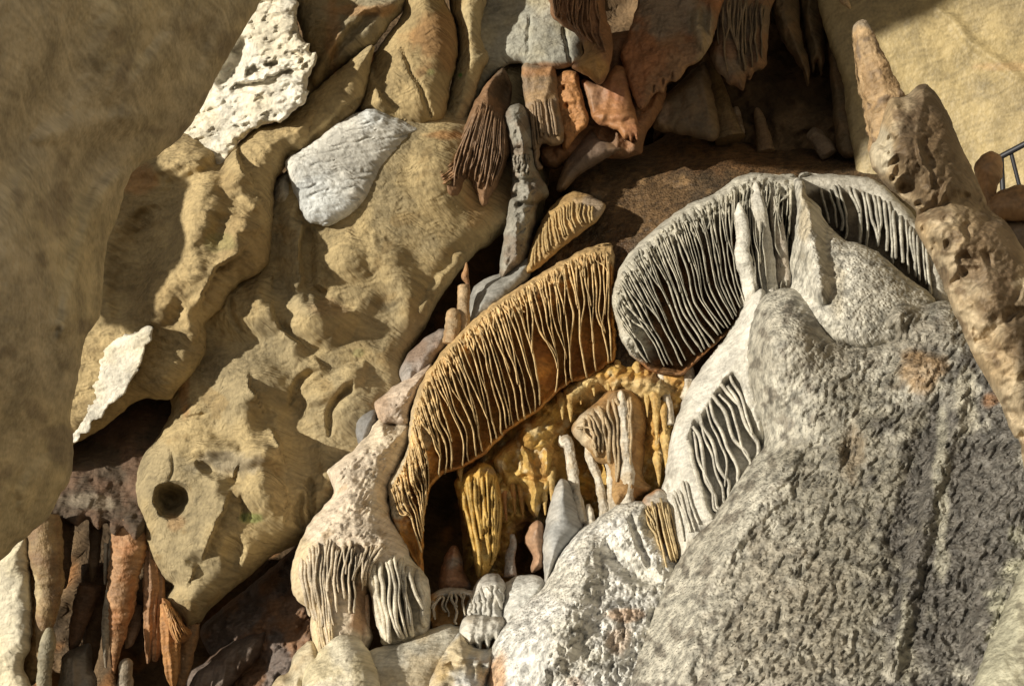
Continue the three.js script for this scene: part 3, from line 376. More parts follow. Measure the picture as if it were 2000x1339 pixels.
// --- white curtain dome on the right
{
  const t = thing('flowstone_curtain', 'wide pale grey curtain dome with dark gaps between its ribs', 'flowstone', P(1350, 730, 8.0));
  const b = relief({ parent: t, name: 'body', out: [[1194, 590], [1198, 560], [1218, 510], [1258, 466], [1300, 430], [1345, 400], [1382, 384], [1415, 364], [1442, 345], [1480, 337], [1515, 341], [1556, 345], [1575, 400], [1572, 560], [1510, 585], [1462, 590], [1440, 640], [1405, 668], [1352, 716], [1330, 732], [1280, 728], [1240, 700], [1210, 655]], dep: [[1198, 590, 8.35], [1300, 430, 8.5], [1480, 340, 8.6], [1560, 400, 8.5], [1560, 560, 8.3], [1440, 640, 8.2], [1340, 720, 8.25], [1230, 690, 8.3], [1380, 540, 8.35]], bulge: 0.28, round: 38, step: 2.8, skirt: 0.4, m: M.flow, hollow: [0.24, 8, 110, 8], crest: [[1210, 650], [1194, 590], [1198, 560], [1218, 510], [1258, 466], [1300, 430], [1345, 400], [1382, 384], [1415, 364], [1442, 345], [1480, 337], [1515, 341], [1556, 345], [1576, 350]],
    brush: [ ['s', [[1480, 420], [1490, 500], [1480, 570]], 26, 0.1], ['s', [[1535, 420], [1535, 500], [1530, 560]], 14, -0.2]],
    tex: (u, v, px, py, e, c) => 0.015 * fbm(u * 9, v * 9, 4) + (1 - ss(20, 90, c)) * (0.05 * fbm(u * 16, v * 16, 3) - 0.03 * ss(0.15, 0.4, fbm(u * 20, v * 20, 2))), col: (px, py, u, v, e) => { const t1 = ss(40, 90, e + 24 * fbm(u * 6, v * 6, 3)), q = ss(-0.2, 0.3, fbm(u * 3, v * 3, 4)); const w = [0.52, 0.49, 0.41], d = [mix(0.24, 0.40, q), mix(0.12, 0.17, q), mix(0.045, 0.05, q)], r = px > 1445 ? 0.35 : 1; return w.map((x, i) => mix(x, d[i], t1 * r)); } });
  const g = [
    [[1198, 594], [1203, 560], [1221, 518], [1258, 474], [1300, 438], [1345, 408], [1388, 388], [1428, 366], [1470, 350], [1510, 352], [1550, 356]],
    [[1212, 630], [1232, 610], [1262, 580], [1300, 545], [1345, 508], [1388, 480], [1420, 460], [1448, 446], [1478, 450], [1512, 455], [1546, 450]],
    [[1240, 672], [1268, 660], [1300, 640], [1340, 610], [1380, 575], [1414, 548], [1436, 530], [1456, 520], [1480, 520], [1512, 520], [1544, 510]],
    [[1262, 706], [1296, 716], [1336, 712], [1372, 686], [1408, 655], [1434, 630], [1446, 606], [1462, 588], [1484, 575], [1512, 570], [1542, 556]],
  ];
  ribs(t, b, { g, n: 72, w: 2.1, h: 0.045, join: 0.6, wave: 0.9, color: [0.56, 0.52, 0.42], sd: 7, len: [0.95, 1.05] });
  ribs(t, b, { g: g.slice(0, 2), n: 40, w: 2.4, h: 0.03, join: 0.3, wave: 0.8, color: [0.54, 0.51, 0.42], sd: 8, len: [0.25, 0.7], foot: 0.2 });
}
// shafts that stand in front of the curtain dome
const shaft = (name, label, path, col, more = {}) => spindle({ name, label, cat: more.cat || name.replace(/_/g, ' '), path, col, ...more });
shaft('drip_column', 'knobbly pale drip column joining the grey curtain dome to the mound', [[1444, 395, 3, 8.12], [1446, 420, 11, 8.1], [1452, 460, 13, 8.05], [1450, 500, 15, 8.0], [1458, 530, 14, 8.0], [1464, 560, 16, 8.0], [1466, 600, 20, 8.0]], { c: K.white, c2: [0.55, 0.52, 0.45], k: 5 }, { cat: 'column', amp: 0.22, freq: 9 });
shaft('drip_column', 'broad smooth pale drip column right of the knobbly one', [[1476, 355, 3, 8.28], [1478, 380, 11, 8.25], [1486, 440, 16, 8.15], [1494, 500, 17, 8.1], [1500, 580, 20, 8.05]], { c: [0.6, 0.57, 0.5], c2: [0.5, 0.46, 0.38], k: 5 }, { cat: 'column', amp: 0.12, freq: 7, flute: 0.05 });
shaft('drip_column', 'narrow grey drip column beside the tall dark gap', [[1508, 365, 3, 8.32], [1512, 390, 9, 8.3], [1520, 450, 13, 8.22], [1528, 520, 14, 8.15], [1534, 580, 16, 8.1]], { c: [0.5, 0.46, 0.4], c2: [0.4, 0.34, 0.27], k: 5 }, { cat: 'column', amp: 0.12, freq: 7 });
// --- ribbed curtain behind the cone
{
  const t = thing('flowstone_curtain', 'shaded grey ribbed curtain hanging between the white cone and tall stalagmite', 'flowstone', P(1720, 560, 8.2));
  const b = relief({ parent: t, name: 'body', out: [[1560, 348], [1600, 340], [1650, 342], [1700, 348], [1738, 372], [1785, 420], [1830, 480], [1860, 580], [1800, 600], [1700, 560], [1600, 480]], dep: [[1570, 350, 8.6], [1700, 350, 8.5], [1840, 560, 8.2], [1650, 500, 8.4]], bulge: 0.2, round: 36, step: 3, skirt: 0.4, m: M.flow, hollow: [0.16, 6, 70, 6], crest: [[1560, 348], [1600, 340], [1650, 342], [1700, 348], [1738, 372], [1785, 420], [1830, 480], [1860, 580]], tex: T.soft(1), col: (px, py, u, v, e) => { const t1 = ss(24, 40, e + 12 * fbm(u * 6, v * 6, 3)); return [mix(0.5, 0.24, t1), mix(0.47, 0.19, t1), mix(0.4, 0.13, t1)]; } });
  ribs(t, b, { g: [[[1600, 362], [1640, 360], [1690, 366], [1730, 386], [1772, 426], [1810, 478]], [[1612, 410], [1656, 420], [1704, 436], [1744, 464], [1782, 500], [1816, 540]], [[1622, 445], [1668, 480], [1716, 506], [1756, 532], [1790, 556], [1822, 580]]], n: 20, w: 3.2, h: 0.03, join: 0.2, color: [0.56, 0.53, 0.45], sd: 9 });
}
// --- white cone standing on the mound
relief({ name: 'flowstone_cone', label: 'white cone-shaped stalagmite flaring into a broad shoulder above the mound', cat: 'stalagmite', out: [[1546, 556], [1544, 505], [1553, 450], [1557, 400], [1550, 356], [1560, 346], [1570, 352], [1577, 380], [1600, 402], [1616, 435], [1650, 468], [1682, 476], [1720, 496], [1760, 530], [1795, 556], [1826, 584], [1830, 640], [1700, 680], [1560, 640], [1520, 590]], dep: [[1560, 350, 8.1], [1550, 540, 7.9], [1600, 480, 7.85], [1800, 580, 7.75], [1650, 620, 7.5], [1750, 560, 7.7]], bulge: 0.26, round: 60, step: 3, skirt: 0.5, m: M.pit, brush: [['s', [[1564, 350], [1576, 430], [1590, 520], [1610, 600]], 34, 0.2]], tex: (u, v) => T.scale(0.7, 16)(u, v) + T.pop(0.35, 22)(u, v), col: { c: [0.64, 0.61, 0.53], c2: [0.56, 0.53, 0.45], k: 2, spots: [[1572, 420, 16, 90, [0.45, 0.36, 0.22], 0.6], [1630, 560, 24, 70, [0.48, 0.41, 0.28], 0.5]] } });
// --- the great mound at the right
{
  const t = thing('flowstone_mound', 'huge speckled grey and white flowstone mound filling the lower right', 'flowstone', P(1650, below, 6));
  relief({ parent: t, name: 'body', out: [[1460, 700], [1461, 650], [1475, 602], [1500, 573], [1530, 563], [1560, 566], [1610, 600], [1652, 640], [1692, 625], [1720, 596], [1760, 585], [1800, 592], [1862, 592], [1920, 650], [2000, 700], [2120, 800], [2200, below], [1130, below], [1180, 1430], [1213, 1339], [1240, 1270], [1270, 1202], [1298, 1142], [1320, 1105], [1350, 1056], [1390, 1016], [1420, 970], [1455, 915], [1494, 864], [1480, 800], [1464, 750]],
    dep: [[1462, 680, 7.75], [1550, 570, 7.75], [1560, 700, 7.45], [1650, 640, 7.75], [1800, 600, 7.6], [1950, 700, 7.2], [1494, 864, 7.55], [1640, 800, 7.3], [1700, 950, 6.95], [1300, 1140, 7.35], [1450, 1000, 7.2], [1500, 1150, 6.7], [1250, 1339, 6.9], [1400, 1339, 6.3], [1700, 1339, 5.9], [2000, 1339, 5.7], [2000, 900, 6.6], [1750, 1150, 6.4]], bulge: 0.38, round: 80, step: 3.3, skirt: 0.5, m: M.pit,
    brush: [['s', [[1500, 600], [1500, 700], [1520, 800]], 60, 0.08], ['b', 1752, 612, 50, 42, 0.22], ['b', 1550, 650, 90, 90, 0.14], ['s', [[1890, 750], [1840, 900], [1790, 1100], [1740, 1339]], 26, 0.09], ['s', [[1840, 770], [1780, 950], [1740, 1130]], 40, -0.06], ['s', [[1560, 880], [1470, 1000], [1390, 1160], [1330, 1339]], 60, 0.12], ['s', [[1480, 1040], [1400, 1180], [1360, 1339]], 30, -0.06], ['s', [[1640, 640], [1700, 660], [1760, 650]], 30, -0.16], ['b', 1665, 880, 26, 50, -0.1], ['b', 1800, 720, 60, 50, 0.1], ['s', [[2000, 1080], [1950, 1200], [1900, 1339]], 60, 0.15]],
    tex: (u, v, px, py) => { const a = u - v * 0.4 + 0.06 * n2(u * 5, v * 5), r = ss(1400, 1620, px + (py - 900) * 0.45), f = fbm(a * 23, v * 12.5, 4), f2 = fbm(u * 30 + 9, v * 22, 2); return 0.05 * fbm(a * 2, v * 0.7, 3) + 0.008 * f2 - (0.008 + 0.026 * r) * ss(0.02, 0.5, f) - 0.02 * ss(0.2, 0.5, fbm(a * 7 + 3, v * 4.5, 3)) * r; },
    col: { c: [0.54, 0.51, 0.43], c2: [0.44, 0.41, 0.34], k: 1.2, c3: [0.20, 0.175, 0.14], lo3: 0.14, k3: 8, spots: [[1710, 1020, 200, 340, [0.22, 0.20, 0.155], 0.8, 0.5], [1900, 1080, 190, 440, [0.11, 0.10, 0.09], 0.88, 0.4], [1540, 1220, 150, 190, [0.30, 0.265, 0.205], 0.65, 0.5], [1600, 660, 60, 60, [0.42, 0.38, 0.3], 0.6], [1760, 640, 130, 50, [0.28, 0.25, 0.2], 0.7], [1790, 720, 60, 40, [0.40, 0.24, 0.10], 0.55], [1665, 880, 30, 60, [0.26, 0.2, 0.13], 0.7], [1840, 960, 16, 200, [0.5, 0.47, 0.37], 0.6], [1770, 1230, 16, 110, [0.5, 0.47, 0.37], 0.6], [1890, 780, 24, 60, [0.5, 0.46, 0.36], 0.6], [1985, 1240, 50, 170, [0.56, 0.54, 0.40], 0.75, 0.5], [1940, 780, 30, 20, K.orange, 0.5]] } });  // large dark spots at right: dark grains plus dim light put into the colour
}
// --- middle white curtain
{
  const t = thing('flowstone_curtain', 'narrow white curtain with deep dark slots beside the great mound', 'flowstone', P(1380, 1080, 7.7));
  const b = relief({ parent: t, name: 'body', out: [[1290, 985], [1298, 935], [1304, 895], [1312, 850], [1332, 785], [1358, 737], [1394, 686], [1425, 646], [1446, 612], [1470, 575], [1500, 590], [1500, 860], [1520, 900], [1440, 1000], [1390, 1040], [1336, 1096], [1312, 1060]], dep: [[1300, 960, 7.95], [1312, 850, 8.0], [1394, 690, 8.05], [1465, 580, 7.95], [1490, 860, 7.75], [1330, 1090, 7.6], [1420, 960, 7.65]], bulge: 0.26, round: 50, step: 2.8, skirt: 0.4, m: M.flow,
    hollow: { poly: [[1340, 860], [1350, 826], [1372, 798], [1392, 768], [1410, 738], [1430, 722], [1446, 735], [1462, 780], [1488, 845], [1500, 870], [1470, 925], [1430, 978], [1392, 1016], [1366, 960]], a: 0.17, soft: 22 }, brush: [['b', 1310, 950, 14, 26, -0.1]], tex: T.scale(0.5, 9), col: { c: [0.68, 0.65, 0.58], c2: [0.6, 0.57, 0.5], k: 2 } });
  const g = [[[1336, 850], [1352, 822], [1372, 795], [1392, 765], [1412, 738], [1432, 725]], [[1352, 910], [1372, 890], [1392, 865], [1414, 835], [1438, 800], [1458, 782]], [[1372, 985], [1392, 965], [1416, 940], [1440, 915], [1464, 885], [1484, 850]], [[1384, 1020], [1404, 1000], [1428, 975], [1450, 945], [1472, 912], [1494, 872]]];
  ribs(t, b, { g, n: 12, w: 4, h: 0.02, join: 0.45, wave: 0.8, color: [0.66, 0.62, 0.53], sd: 10, len: [0.96, 1.04] });
  ribs(t, b, { g: [[[1312, 960], [1325, 945], [1340, 930]], [[1325, 1010], [1340, 1000], [1352, 985]], [[1340, 1080], [1356, 1056], [1372, 1036]]], n: 7, w: 3, h: 0.04, join: 0.2, color: [0.66, 0.62, 0.53], sd: 11 });
}
{
  const t = thing('flowstone_curtain', 'small orange and cream ribbed curtain tucked left of the great mound', 'flowstone', P(1300, 1130, 7.6));
  const b = relief({ parent: t, name: 'body', out: [[1252, 985], [1268, 965], [1292, 955], [1318, 985], [1330, 1040], [1336, 1085], [1318, 1118], [1300, 1132], [1280, 1100], [1262, 1050]], dep: [[1260, 980, 7.8], [1300, 970, 7.85], [1320, 1110, 7.6]], bulge: 0.16, round: 26, step: 2.6, skirt: 0.3, m: M.flow, tex: T.soft(0.6), col: { c: K.gold2, c2: K.orange, k: 4, spots: [[1285, 975, 40, 22, K.white, 0.85]] } });
  ribs(t, b, { g: [[[1256, 990], [1272, 978], [1290, 970], [1308, 982]], [[1268, 1050], [1288, 1048], [1308, 1050], [1324, 1050]], [[1290, 1118], [1304, 1126], [1320, 1112], [1332, 1084]]], n: 13, w: 2.8, h: 0.08, join: 0.3, color: [0.68, 0.52, 0.28], sd: 12 });
}
// --- niche behind the golden curtain
{
  const t = thing('flowstone_crust', 'rough bright golden crust lining the niche under the curtains', 'flowstone', P(1080, 1150, 8.9));
  relief({ parent: t, name: 'body', out: [[892, 925], [915, 880], [980, 820], [1060, 770], [1120, 730], [1200, 690], [1300, 680], [1350, 720], [1340, 860], [1320, 1010], [1200, 1060], [1100, 1160], [960, 1180], [915, 1150], [902, 1040]], dep: [[850, 950, 8.75], [1200, 700, 8.65], [1330, 760, 8.45], [1200, 1000, 8.7], [900, 1150, 8.8], [1060, 900, 8.55]], bulge: 0.12, round: 40, step: 3, skirt: 0.4, m: M.flow,
    brush: [['b', 1040, 1080, 54, 66, -0.6], ['b', 1050, 990, 36, 60, -0.2], ['b', 1150, 900, 60, 80, -0.2], ['s', [[1090, 790], [1160, 740], [1240, 740], [1310, 770]], 36, 0.26], ['b', 1040, 850, 70, 40, 0.2], ['s', [[900, 905], [960, 880], [1020, 830]], 20, -0.15], ['s', [[1270, 800], [1290, 870], [1300, 930]], 26, 0.12]], tex: (u, v) => T.lump(1.1)(u, v) + T.flute(0.7, 5)(u, v) + 0.035 * fbm(u * 13, v * 13, 3), col: { c: [0.56, 0.35, 0.09], c2: [0.46, 0.25, 0.06], k: 4, c3: [0.60, 0.47, 0.25], lo3: 0.25, k3: 7, spots: [[870, 1040, 50, 80, [0.24, 0.11, 0.04], 0.8], [1040, 1080, 60, 60, [0.3, 0.13, 0.06], 0.7], [1150, 760, 70, 30, [0.66, 0.50, 0.24], 0.7], [1260, 760, 60, 30, [0.64, 0.5, 0.26], 0.6]] } });
}
{
  const t = scene.children.find((o) => o.name === 'flowstone_crust');
  for (const [x, y, l, r, d] of [[1096, 786, 34, 6, 8.3], [1112, 772, 52, 8, 8.32], [1132, 760, 30, 6, 8.34], [1158, 748, 26, 5, 8.3], [1186, 730, 34, 6, 8.3], [1206, 722, 22, 5, 8.3], [1244, 728, 40, 7, 8.3], [1262, 745, 70, 8, 8.26], [1280, 770, 96, 9, 8.2], [1296, 800, 60, 6, 8.18], [1284, 900, 50, 7, 8.2], [1300, 860, 70, 8, 8.16], [1062, 960, 46, 6, 8.3], [1076, 930, 60, 7, 8.3], [898, 918, 28, 5, 8.15]])
    spindle({ parent: t, name: 'drip', path: [[x, y - 16, r * 1.5, d + 0.12], [x, y, r * 1.2, d + 0.02], [x + 2, y + l * 0.5, r * 0.7, d], [x + 3, y + l, 1, d]], col: { c: [0.60, 0.42, 0.16], c2: [0.52, 0.32, 0.10], k: 7 }, sides: 14, amp: 0.3, freq: 11, gap: 3 });
}
{ const t = thing('golden_column', 'fluted golden-yellow column tapering down under the golden curtain', 'column', P(940, 1145, 8.2)); const c = relief({ parent: t, name: 'body', out: [[886, 942], [905, 925], [930, 905], [950, 904], [968, 920], [977, 950], [982, 990], [980, 1030], [976, 1070], [964, 1098], [950, 1125], [938, 1148], [930, 1120], [922, 1070], [908, 1015], [896, 975]], dep: [[890, 945, 8.3], [970, 930, 8.35], [940, 1140, 8.2], [975, 1040, 8.35]], bulge: 0.22, round: 24, step: 2.2, skirt: 0.35, m: M.flow, brush: [['s', [[940, 965], [962, 965]], 6, -0.06], ['b', 955, 1035, 18, 10, -0.1]], tex: (u, v) => T.flute(1.0, 7, 0.2)(u, v) + 0.03 * fbm(u * 16, v * 7, 3), col: { c: [0.58, 0.36, 0.08], c2: [0.50, 0.28, 0.06], k: 5, spots: [[960, 920, 22, 10, [0.32, 0.22, 0.13], 0.7], [950, 1060, 12, 30, [0.62, 0.48, 0.2], 0.5]] } });
  ribs(t, c, { g: [[[896, 940], [916, 926], [940, 910], [960, 918], [974, 945]], [[908, 1000], [926, 1000], [944, 1000], [960, 1000], [976, 1000]], [[926, 1080], [936, 1085], [948, 1085], [958, 1080], [970, 1070]], [[932, 1118], [938, 1140], [944, 1138], [952, 1118], [962, 1098]]], n: 13, w: 3.2, h: 0.05, join: 0.4, wave: 1, color: [0.62, 0.40, 0.11], sd: 41, len: [0.5, 1.0], start: [0, 0.2], name: 'flute' });
}
relief({ name: 'drapery', label: 'golden scalloped drapery sheet right of the golden column', cat: 'drapery', out: [[960, 900], [985, 870], [1020, 845], [1050, 832], [1072, 850], [1090, 880], [1080, 920], [1088, 950], [1062, 975], [1046, 1010], [1030, 990], [1018, 955], [1002, 945], [990, 948], [978, 930]], dep: [[970, 900, 8.45], [1060, 840, 8.5], [1040, 1000, 8.4]], bulge: 0.14, round: 22, step: 2.4, skirt: 0.3, m: M.flow, brush: [['b', 998, 905, 18, 26, -0.14], ['s', [[1020, 860], [1035, 920], [1045, 980]], 9, 0.08], ['s', [[1060, 850], [1070, 920]], 9, 0.07], ['s', [[1010, 930], [1040, 935], [1080, 930]], 7, -0.06]], tex: (u, v) => T.lump(0.5)(u, v) + T.flute(0.5, 7)(u, v), col: { c: [0.58, 0.38, 0.11], c2: [0.48, 0.27, 0.07], k: 5, c3: [0.62, 0.5, 0.3], lo3: 0.3 } });
[[[1000, 940, 6], [1004, 975, 4.5], [1006, 1005, 1]], [[1016, 940, 7], [1020, 985, 5], [1022, 1010, 1]], [[1032, 935, 7], [1036, 975, 4], [1036, 998, 1]], [[985, 940, 6], [986, 985, 4.5], [990, 1018, 1]]].forEach((p, i) => spindle({ name: 'stalactite', label: ['thin golden stalactite, second of the row under the golden drapery', 'longest middle stalactite of the row under the golden drapery', 'rightmost short stalactite of the row under the golden drapery', 'golden stalactite nearest the golden column'][i], cat: 'stalactite', group: 'stalactites under the golden drapery', path: p.map(([x, y, r]) => [x, y, r, 8.42]), col: { c: K.gold, c2: K.orange, k: 6 }, sides: 16, hang: true }));
// drip columns and hood
{
  const t = thing('drip_hood', 'brown and white fluted hood of drip columns in the niche', 'flowstone', P(1210, 985, 8.3));
  const b = relief({ parent: t, name: 'body', out: [[1116, 842], [1130, 815], [1150, 797], [1180, 770], [1214, 752], [1246, 766], [1266, 800], [1268, 840], [1262, 880], [1256, 930], [1272, 955], [1222, 985], [1196, 980], [1188, 915], [1165, 902], [1142, 874]], dep: [[1120, 840, 8.35], [1214, 756, 8.45], [1262, 900, 8.4], [1200, 980, 8.1]], bulge: 0.2, round: 34, step: 2.4, skirt: 0.35, m: M.flow, tex: (u, v) => T.flute(1.1, 5.5, 0.1)(u, v), col: { c: [0.44, 0.27, 0.11], c2: [0.34, 0.19, 0.07], k: 4, spots: [[1150, 830, 34, 40, [0.64, 0.54, 0.38], 0.8], [1215, 770, 30, 14, [0.3, 0.2, 0.1], 0.6]] } });
  ribs(t, b, { g: [[[1126, 832], [1150, 805], [1180, 782], [1210, 768], [1236, 776]], [[1136, 856], [1168, 850], [1196, 850], [1218, 850], [1236, 850]], [[1142, 878], [1178, 912], [1206, 960], [1226, 975], [1240, 970]]], n: 12, w: 3.2, h: 0.05, join: 0.25, wave: 0.8, color: [0.56, 0.42, 0.25], sd: 13 });
}
const wcol = { c: [0.64, 0.58, 0.48], c2: [0.50, 0.41, 0.29], k: 7 };
[[[[1094, 850, 2, 8.3], [1098, 866, 8, 8.3], [1108, 860, 11, 8.3], [1116, 900, 11, 8.25], [1122, 950, 10, 8.2], [1132, 990, 9, 8.1], [1140, 1022, 9, 8.0]], 'tall white leaning drip column at the left edge of the hood'], [[[1147, 862, 2, 8.32], [1150, 880, 8, 8.3], [1156, 905, 9, 8.25], [1170, 940, 8, 8.2], [1178, 985, 10, 8.1], [1184, 1010, 12, 8.05]], 'thin bent cream drip column in the middle of the hood group'], [[[1188, 862, 3, 8.28], [1190, 880, 9, 8.25], [1196, 930, 11, 8.2], [1200, 985, 12, 8.05], [1204, 1005, 14, 8.0]], 'stubby grey banded drip column under the right side of the hood'], [[[1212, 762, 2, 8.24], [1214, 780, 8, 8.2], [1222, 860, 11, 8.15], [1226, 930, 12, 8.05], [1224, 985, 15, 8.0]], 'long pale brown drip column down the front of the hood'], [[[1148, 985, 4, 8.1], [1152, 1000, 8, 8.05], [1154, 1030, 12, 8.0]], 'stub of white stalagmite among the hood columns'], [[[1290, 728, 6, 8.35], [1296, 760, 9, 8.3], [1304, 790, 9, 8.25], [1310, 830, 10, 8.2]], 'white dripping column below the grey curtain dome'], [[[1338, 708, 7, 8.3], [1346, 725, 10, 8.25], [1346, 750, 9, 8.2], [1340, 780, 12, 8.15]], 'short grey knob column against the narrow white curtain']].forEach(([p, label]) => spindle({ name: 'drip_column', label, cat: 'column', path: p, col: wcol, sides: 24, amp: 0.34, freq: 9, gap: 2, flute: 0.06 }));
relief({ name: 'flowstone_cone', label: 'smooth bluish-grey flowstone cone under the white drip columns', cat: 'flowstone', out: [[1098, 934], [1116, 952], [1126, 985], [1136, 1010], [1140, 1040], [1110, 1075], [1085, 1110], [1066, 1140], [1061, 1090], [1063, 1035], [1074, 985], [1084, 952]], dep: [[1098, 940, 8.2], [1130, 1020, 8.1], [1066, 1130, 7.8]], bulge: 0.26, round: 36, step: 2.6, skirt: 0.4, m: M.smooth, tex: T.soft(0.5), col: { c: [0.38, 0.38, 0.37], c2: [0.5, 0.48, 0.44], k: 2 } });
// --- pitted white mound at the bottom
relief({ name: 'flowstone_mound', label: 'bright white pitted flowstone mound at the bottom centre', cat: 'flowstone', out: [[1066, 1140], [1084, 1100], [1102, 1070], [1126, 1042], [1165, 1014], [1200, 990], [1236, 979], [1266, 984], [1285, 1030], [1335, 1100], [1340, 1160], [1310, 1260], [1260, 1420], [1220, below], [860, below], [920, 1420], [944, 1339], [955, 1280], [975, 1235], [1000, 1205], [1035, 1170]], dep: [[1080, 1110, 7.75], [1160, 1020, 7.85], [1260, 985, 7.8], [1320, 1120, 7.6], [1250, 1300, 7.2], [950, 1330, 7.3], [1030, 1180, 7.55], [1120, 1250, 7.15], [1050, 1500, 6.9]], bulge: 0.34, round: 70, step: 2.8, skirt: 0.5, m: M.pit, brush: [['s', [[1150, 1040], [1130, 1130], [1090, 1240], [1060, 1339]], 60, 0.16], ['s', [[1180, 1050], [1230, 1110], [1290, 1140]], 30, -0.12], ['s', [[1230, 1000], [1250, 1060], [1270, 1110]], 10, -0.08]], tex: (u, v, px, py) => { const r = ss(1000, 1110, px + (py - 1200) * 0.2), s = r * ss(1130, 1200, py); return T.soft(0.8)(u, v) + r * (0.012 * fbm(u * 18, v * 18, 3) - 0.022 * ss(0.15, 0.5, fbm(u * 22, v * 18, 3))) - 0.035 * s * ss(0.2, 0.42, fbm(u * 11 + 4, v * 9, 3)); }, col: { c: [0.80, 0.78, 0.73], c2: [0.72, 0.69, 0.61], k: 2.4, spots: [[972, 1310, 22, 45, [0.56, 0.30, 0.12], 0.75], [1225, 1200, 34, 14, [0.50, 0.26, 0.10], 0.6], [1210, 1250, 30, 30, [0.5, 0.28, 0.12], 0.45], [1120, 1330, 30, 14, [0.48, 0.28, 0.14], 0.4]] } });
// --- left slope of pale scales
{
  const t = thing('flowstone_slope', 'pinkish cream scaly flowstone slope left of the golden curtain', 'flowstone', P(680, 1290, 7.8));
  const b = relief({ parent: t, name: 'body', out: [[740, 818], [770, 826], [800, 820], [806, 850], [794, 880], [770, 930], [758, 975], [770, 1020], [800, 1080], [780, 1120], [730, 1130], [716, 1180], [724, 1260], [660, 1300], [622, 1296], [606, 1225], [606, 1192], [580, 1172], [570, 1150], [570, 1102], [580, 1070], [600, 1030], [625, 996], [652, 962], [643, 936], [640, 916], [668, 896], [700, 868], [722, 845]], dep: [[750, 825, 8.3], [800, 850, 8.3], [640, 920, 8.1], [650, 1000, 7.95], [760, 980, 8.1], [575, 1120, 7.8], [700, 1080, 7.75], [620, 1290, 7.6], [710, 1240, 7.7]], bulge: 0.3, round: 48, step: 2.8, skirt: 0.5, m: M.flow, hollow: { poly: [[640, 1085], [668, 1062], [700, 1056], [735, 1060], [728, 1090], [714, 1120], [716, 1170], [720, 1230], [714, 1258], [692, 1250], [690, 1180], [668, 1160], [648, 1130]], a: 0.13, soft: 26 }, brush: [['s', [[660, 920], [690, 900], [720, 870]], 20, 0.05]], tex: (u, v, px, py) => { const r = 1 - ss(1040, 1090, py); return r * T.scale(1.3, 20)(u + v * 0.3, v - u * 0.3) + (1 - r) * T.flute(0.4, 6, 0.3)(u, v) + T.soft(1.1)(u, v); }, col: { c: [0.74, 0.62, 0.48], c2: [0.68, 0.57, 0.42], k: 2, c3: [0.5, 0.37, 0.23], lo3: 0.4, k3: 6, spots: [[600, 1120, 40, 90, [0.64, 0.50, 0.28], 0.6], [620, 1250, 24, 60, [0.64, 0.5, 0.26], 0.6], [705, 1190, 22, 60, [0.42, 0.22, 0.1], 0.75], [622, 1125, 14, 20, [0.5, 0.54, 0.38], 0.4]] } });
  ribs(t, b, { g: [[[585, 1075], [620, 1058], [660, 1050], [700, 1050], [740, 1056], [770, 1064]], [[588, 1130], [626, 1140], [662, 1138], [694, 1128], [712, 1118], [728, 1100]], [[612, 1225], [636, 1255], [654, 1242], [676, 1200], [704, 1195], [722, 1150]]], n: 34, w: 2.8, h: 0.04, join: 0.55, wave: 1, color: [0.72, 0.60, 0.44], sd: 14, len: [0.6, 1.02], start: [0, 0.25] });
  ribs(t, b, { g: [[[610, 1160], [630, 1170], [646, 1160]], [[616, 1220], [634, 1230], [648, 1220]], [[626, 1290], [638, 1290], [650, 1280]]], n: 7, w: 3, h: 0.03, join: 0.3, color: [0.68, 0.54, 0.34], sd: 15 });
}
spindle({ name: 'drip_column', label: 'stout cream stub column under the scaly slope', cat: 'column', path: [[674, 1166, 8, 7.6], [672, 1180, 17, 7.55], [668, 1220, 19, 7.5], [664, 1270, 21, 7.45]], col: { c: [0.68, 0.60, 0.42], c2: [0.62, 0.52, 0.34], k: 3 }, amp: 0.1, m: M.flow });
[[[704, 1130, 7], [706, 1180, 8], [706, 1240, 7], [708, 1258, 2], 'left of two pink hanging drips in the dark gap under the slope'], [[714, 1160, 5], [716, 1200, 6], [717, 1250, 5], [718, 1262, 2], 'right of two pink hanging drips in the dark gap under the slope']].forEach((q) => spindle({ name: 'stalactite', label: q[4], cat: 'stalactite', path: q.slice(0, 4).map(([x, y, r]) => [x, y, r, 7.62]), col: { c: [0.64, 0.47, 0.33], c2: [0.56, 0.36, 0.22], k: 6 }, sides: 18, hang: true }));
relief({ name: 'flowstone_block', label: 'pink scaly flowstone block sitting above the scaly slope', cat: 'flowstone', out: [[732, 790], [740, 778], [770, 754], [800, 735], [832, 716], [845, 712], [822, 760], [802, 800], [797, 828], [768, 828], [742, 822]], dep: [[736, 800, 8.3], [840, 716, 8.45], [797, 825, 8.2]], bulge: 0.24, round: 30, step: 2.6, skirt: 0.4, m: M.flow, tex: T.scale(1.3, 18), col: { c: [0.62, 0.50, 0.39], c2: [0.52, 0.38, 0.27], k: 3 } });
relief({ name: 'flowstone_bulge', label: 'grey-brown ribbed bulge behind the golden curtain, left of its crest', cat: 'flowstone', out: [[780, 730], [786, 708], [808, 678], [838, 654], [868, 640], [880, 660], [860, 690], [834, 725], [812, 745], [790, 752]], dep: [[785, 730, 8.6], [870, 645, 8.8], [820, 740, 8.5]], bulge: 0.24, round: 34, step: 2.6, skirt: 0.4, m: M.flow, tex: T.flute(0.7, 7, 0.3), col: { c: [0.34, 0.28, 0.24], c2: [0.28, 0.20, 0.15], k: 3, spots: [[790, 725, 16, 20, [0.42, 0.4, 0.38], 0.6]] } });
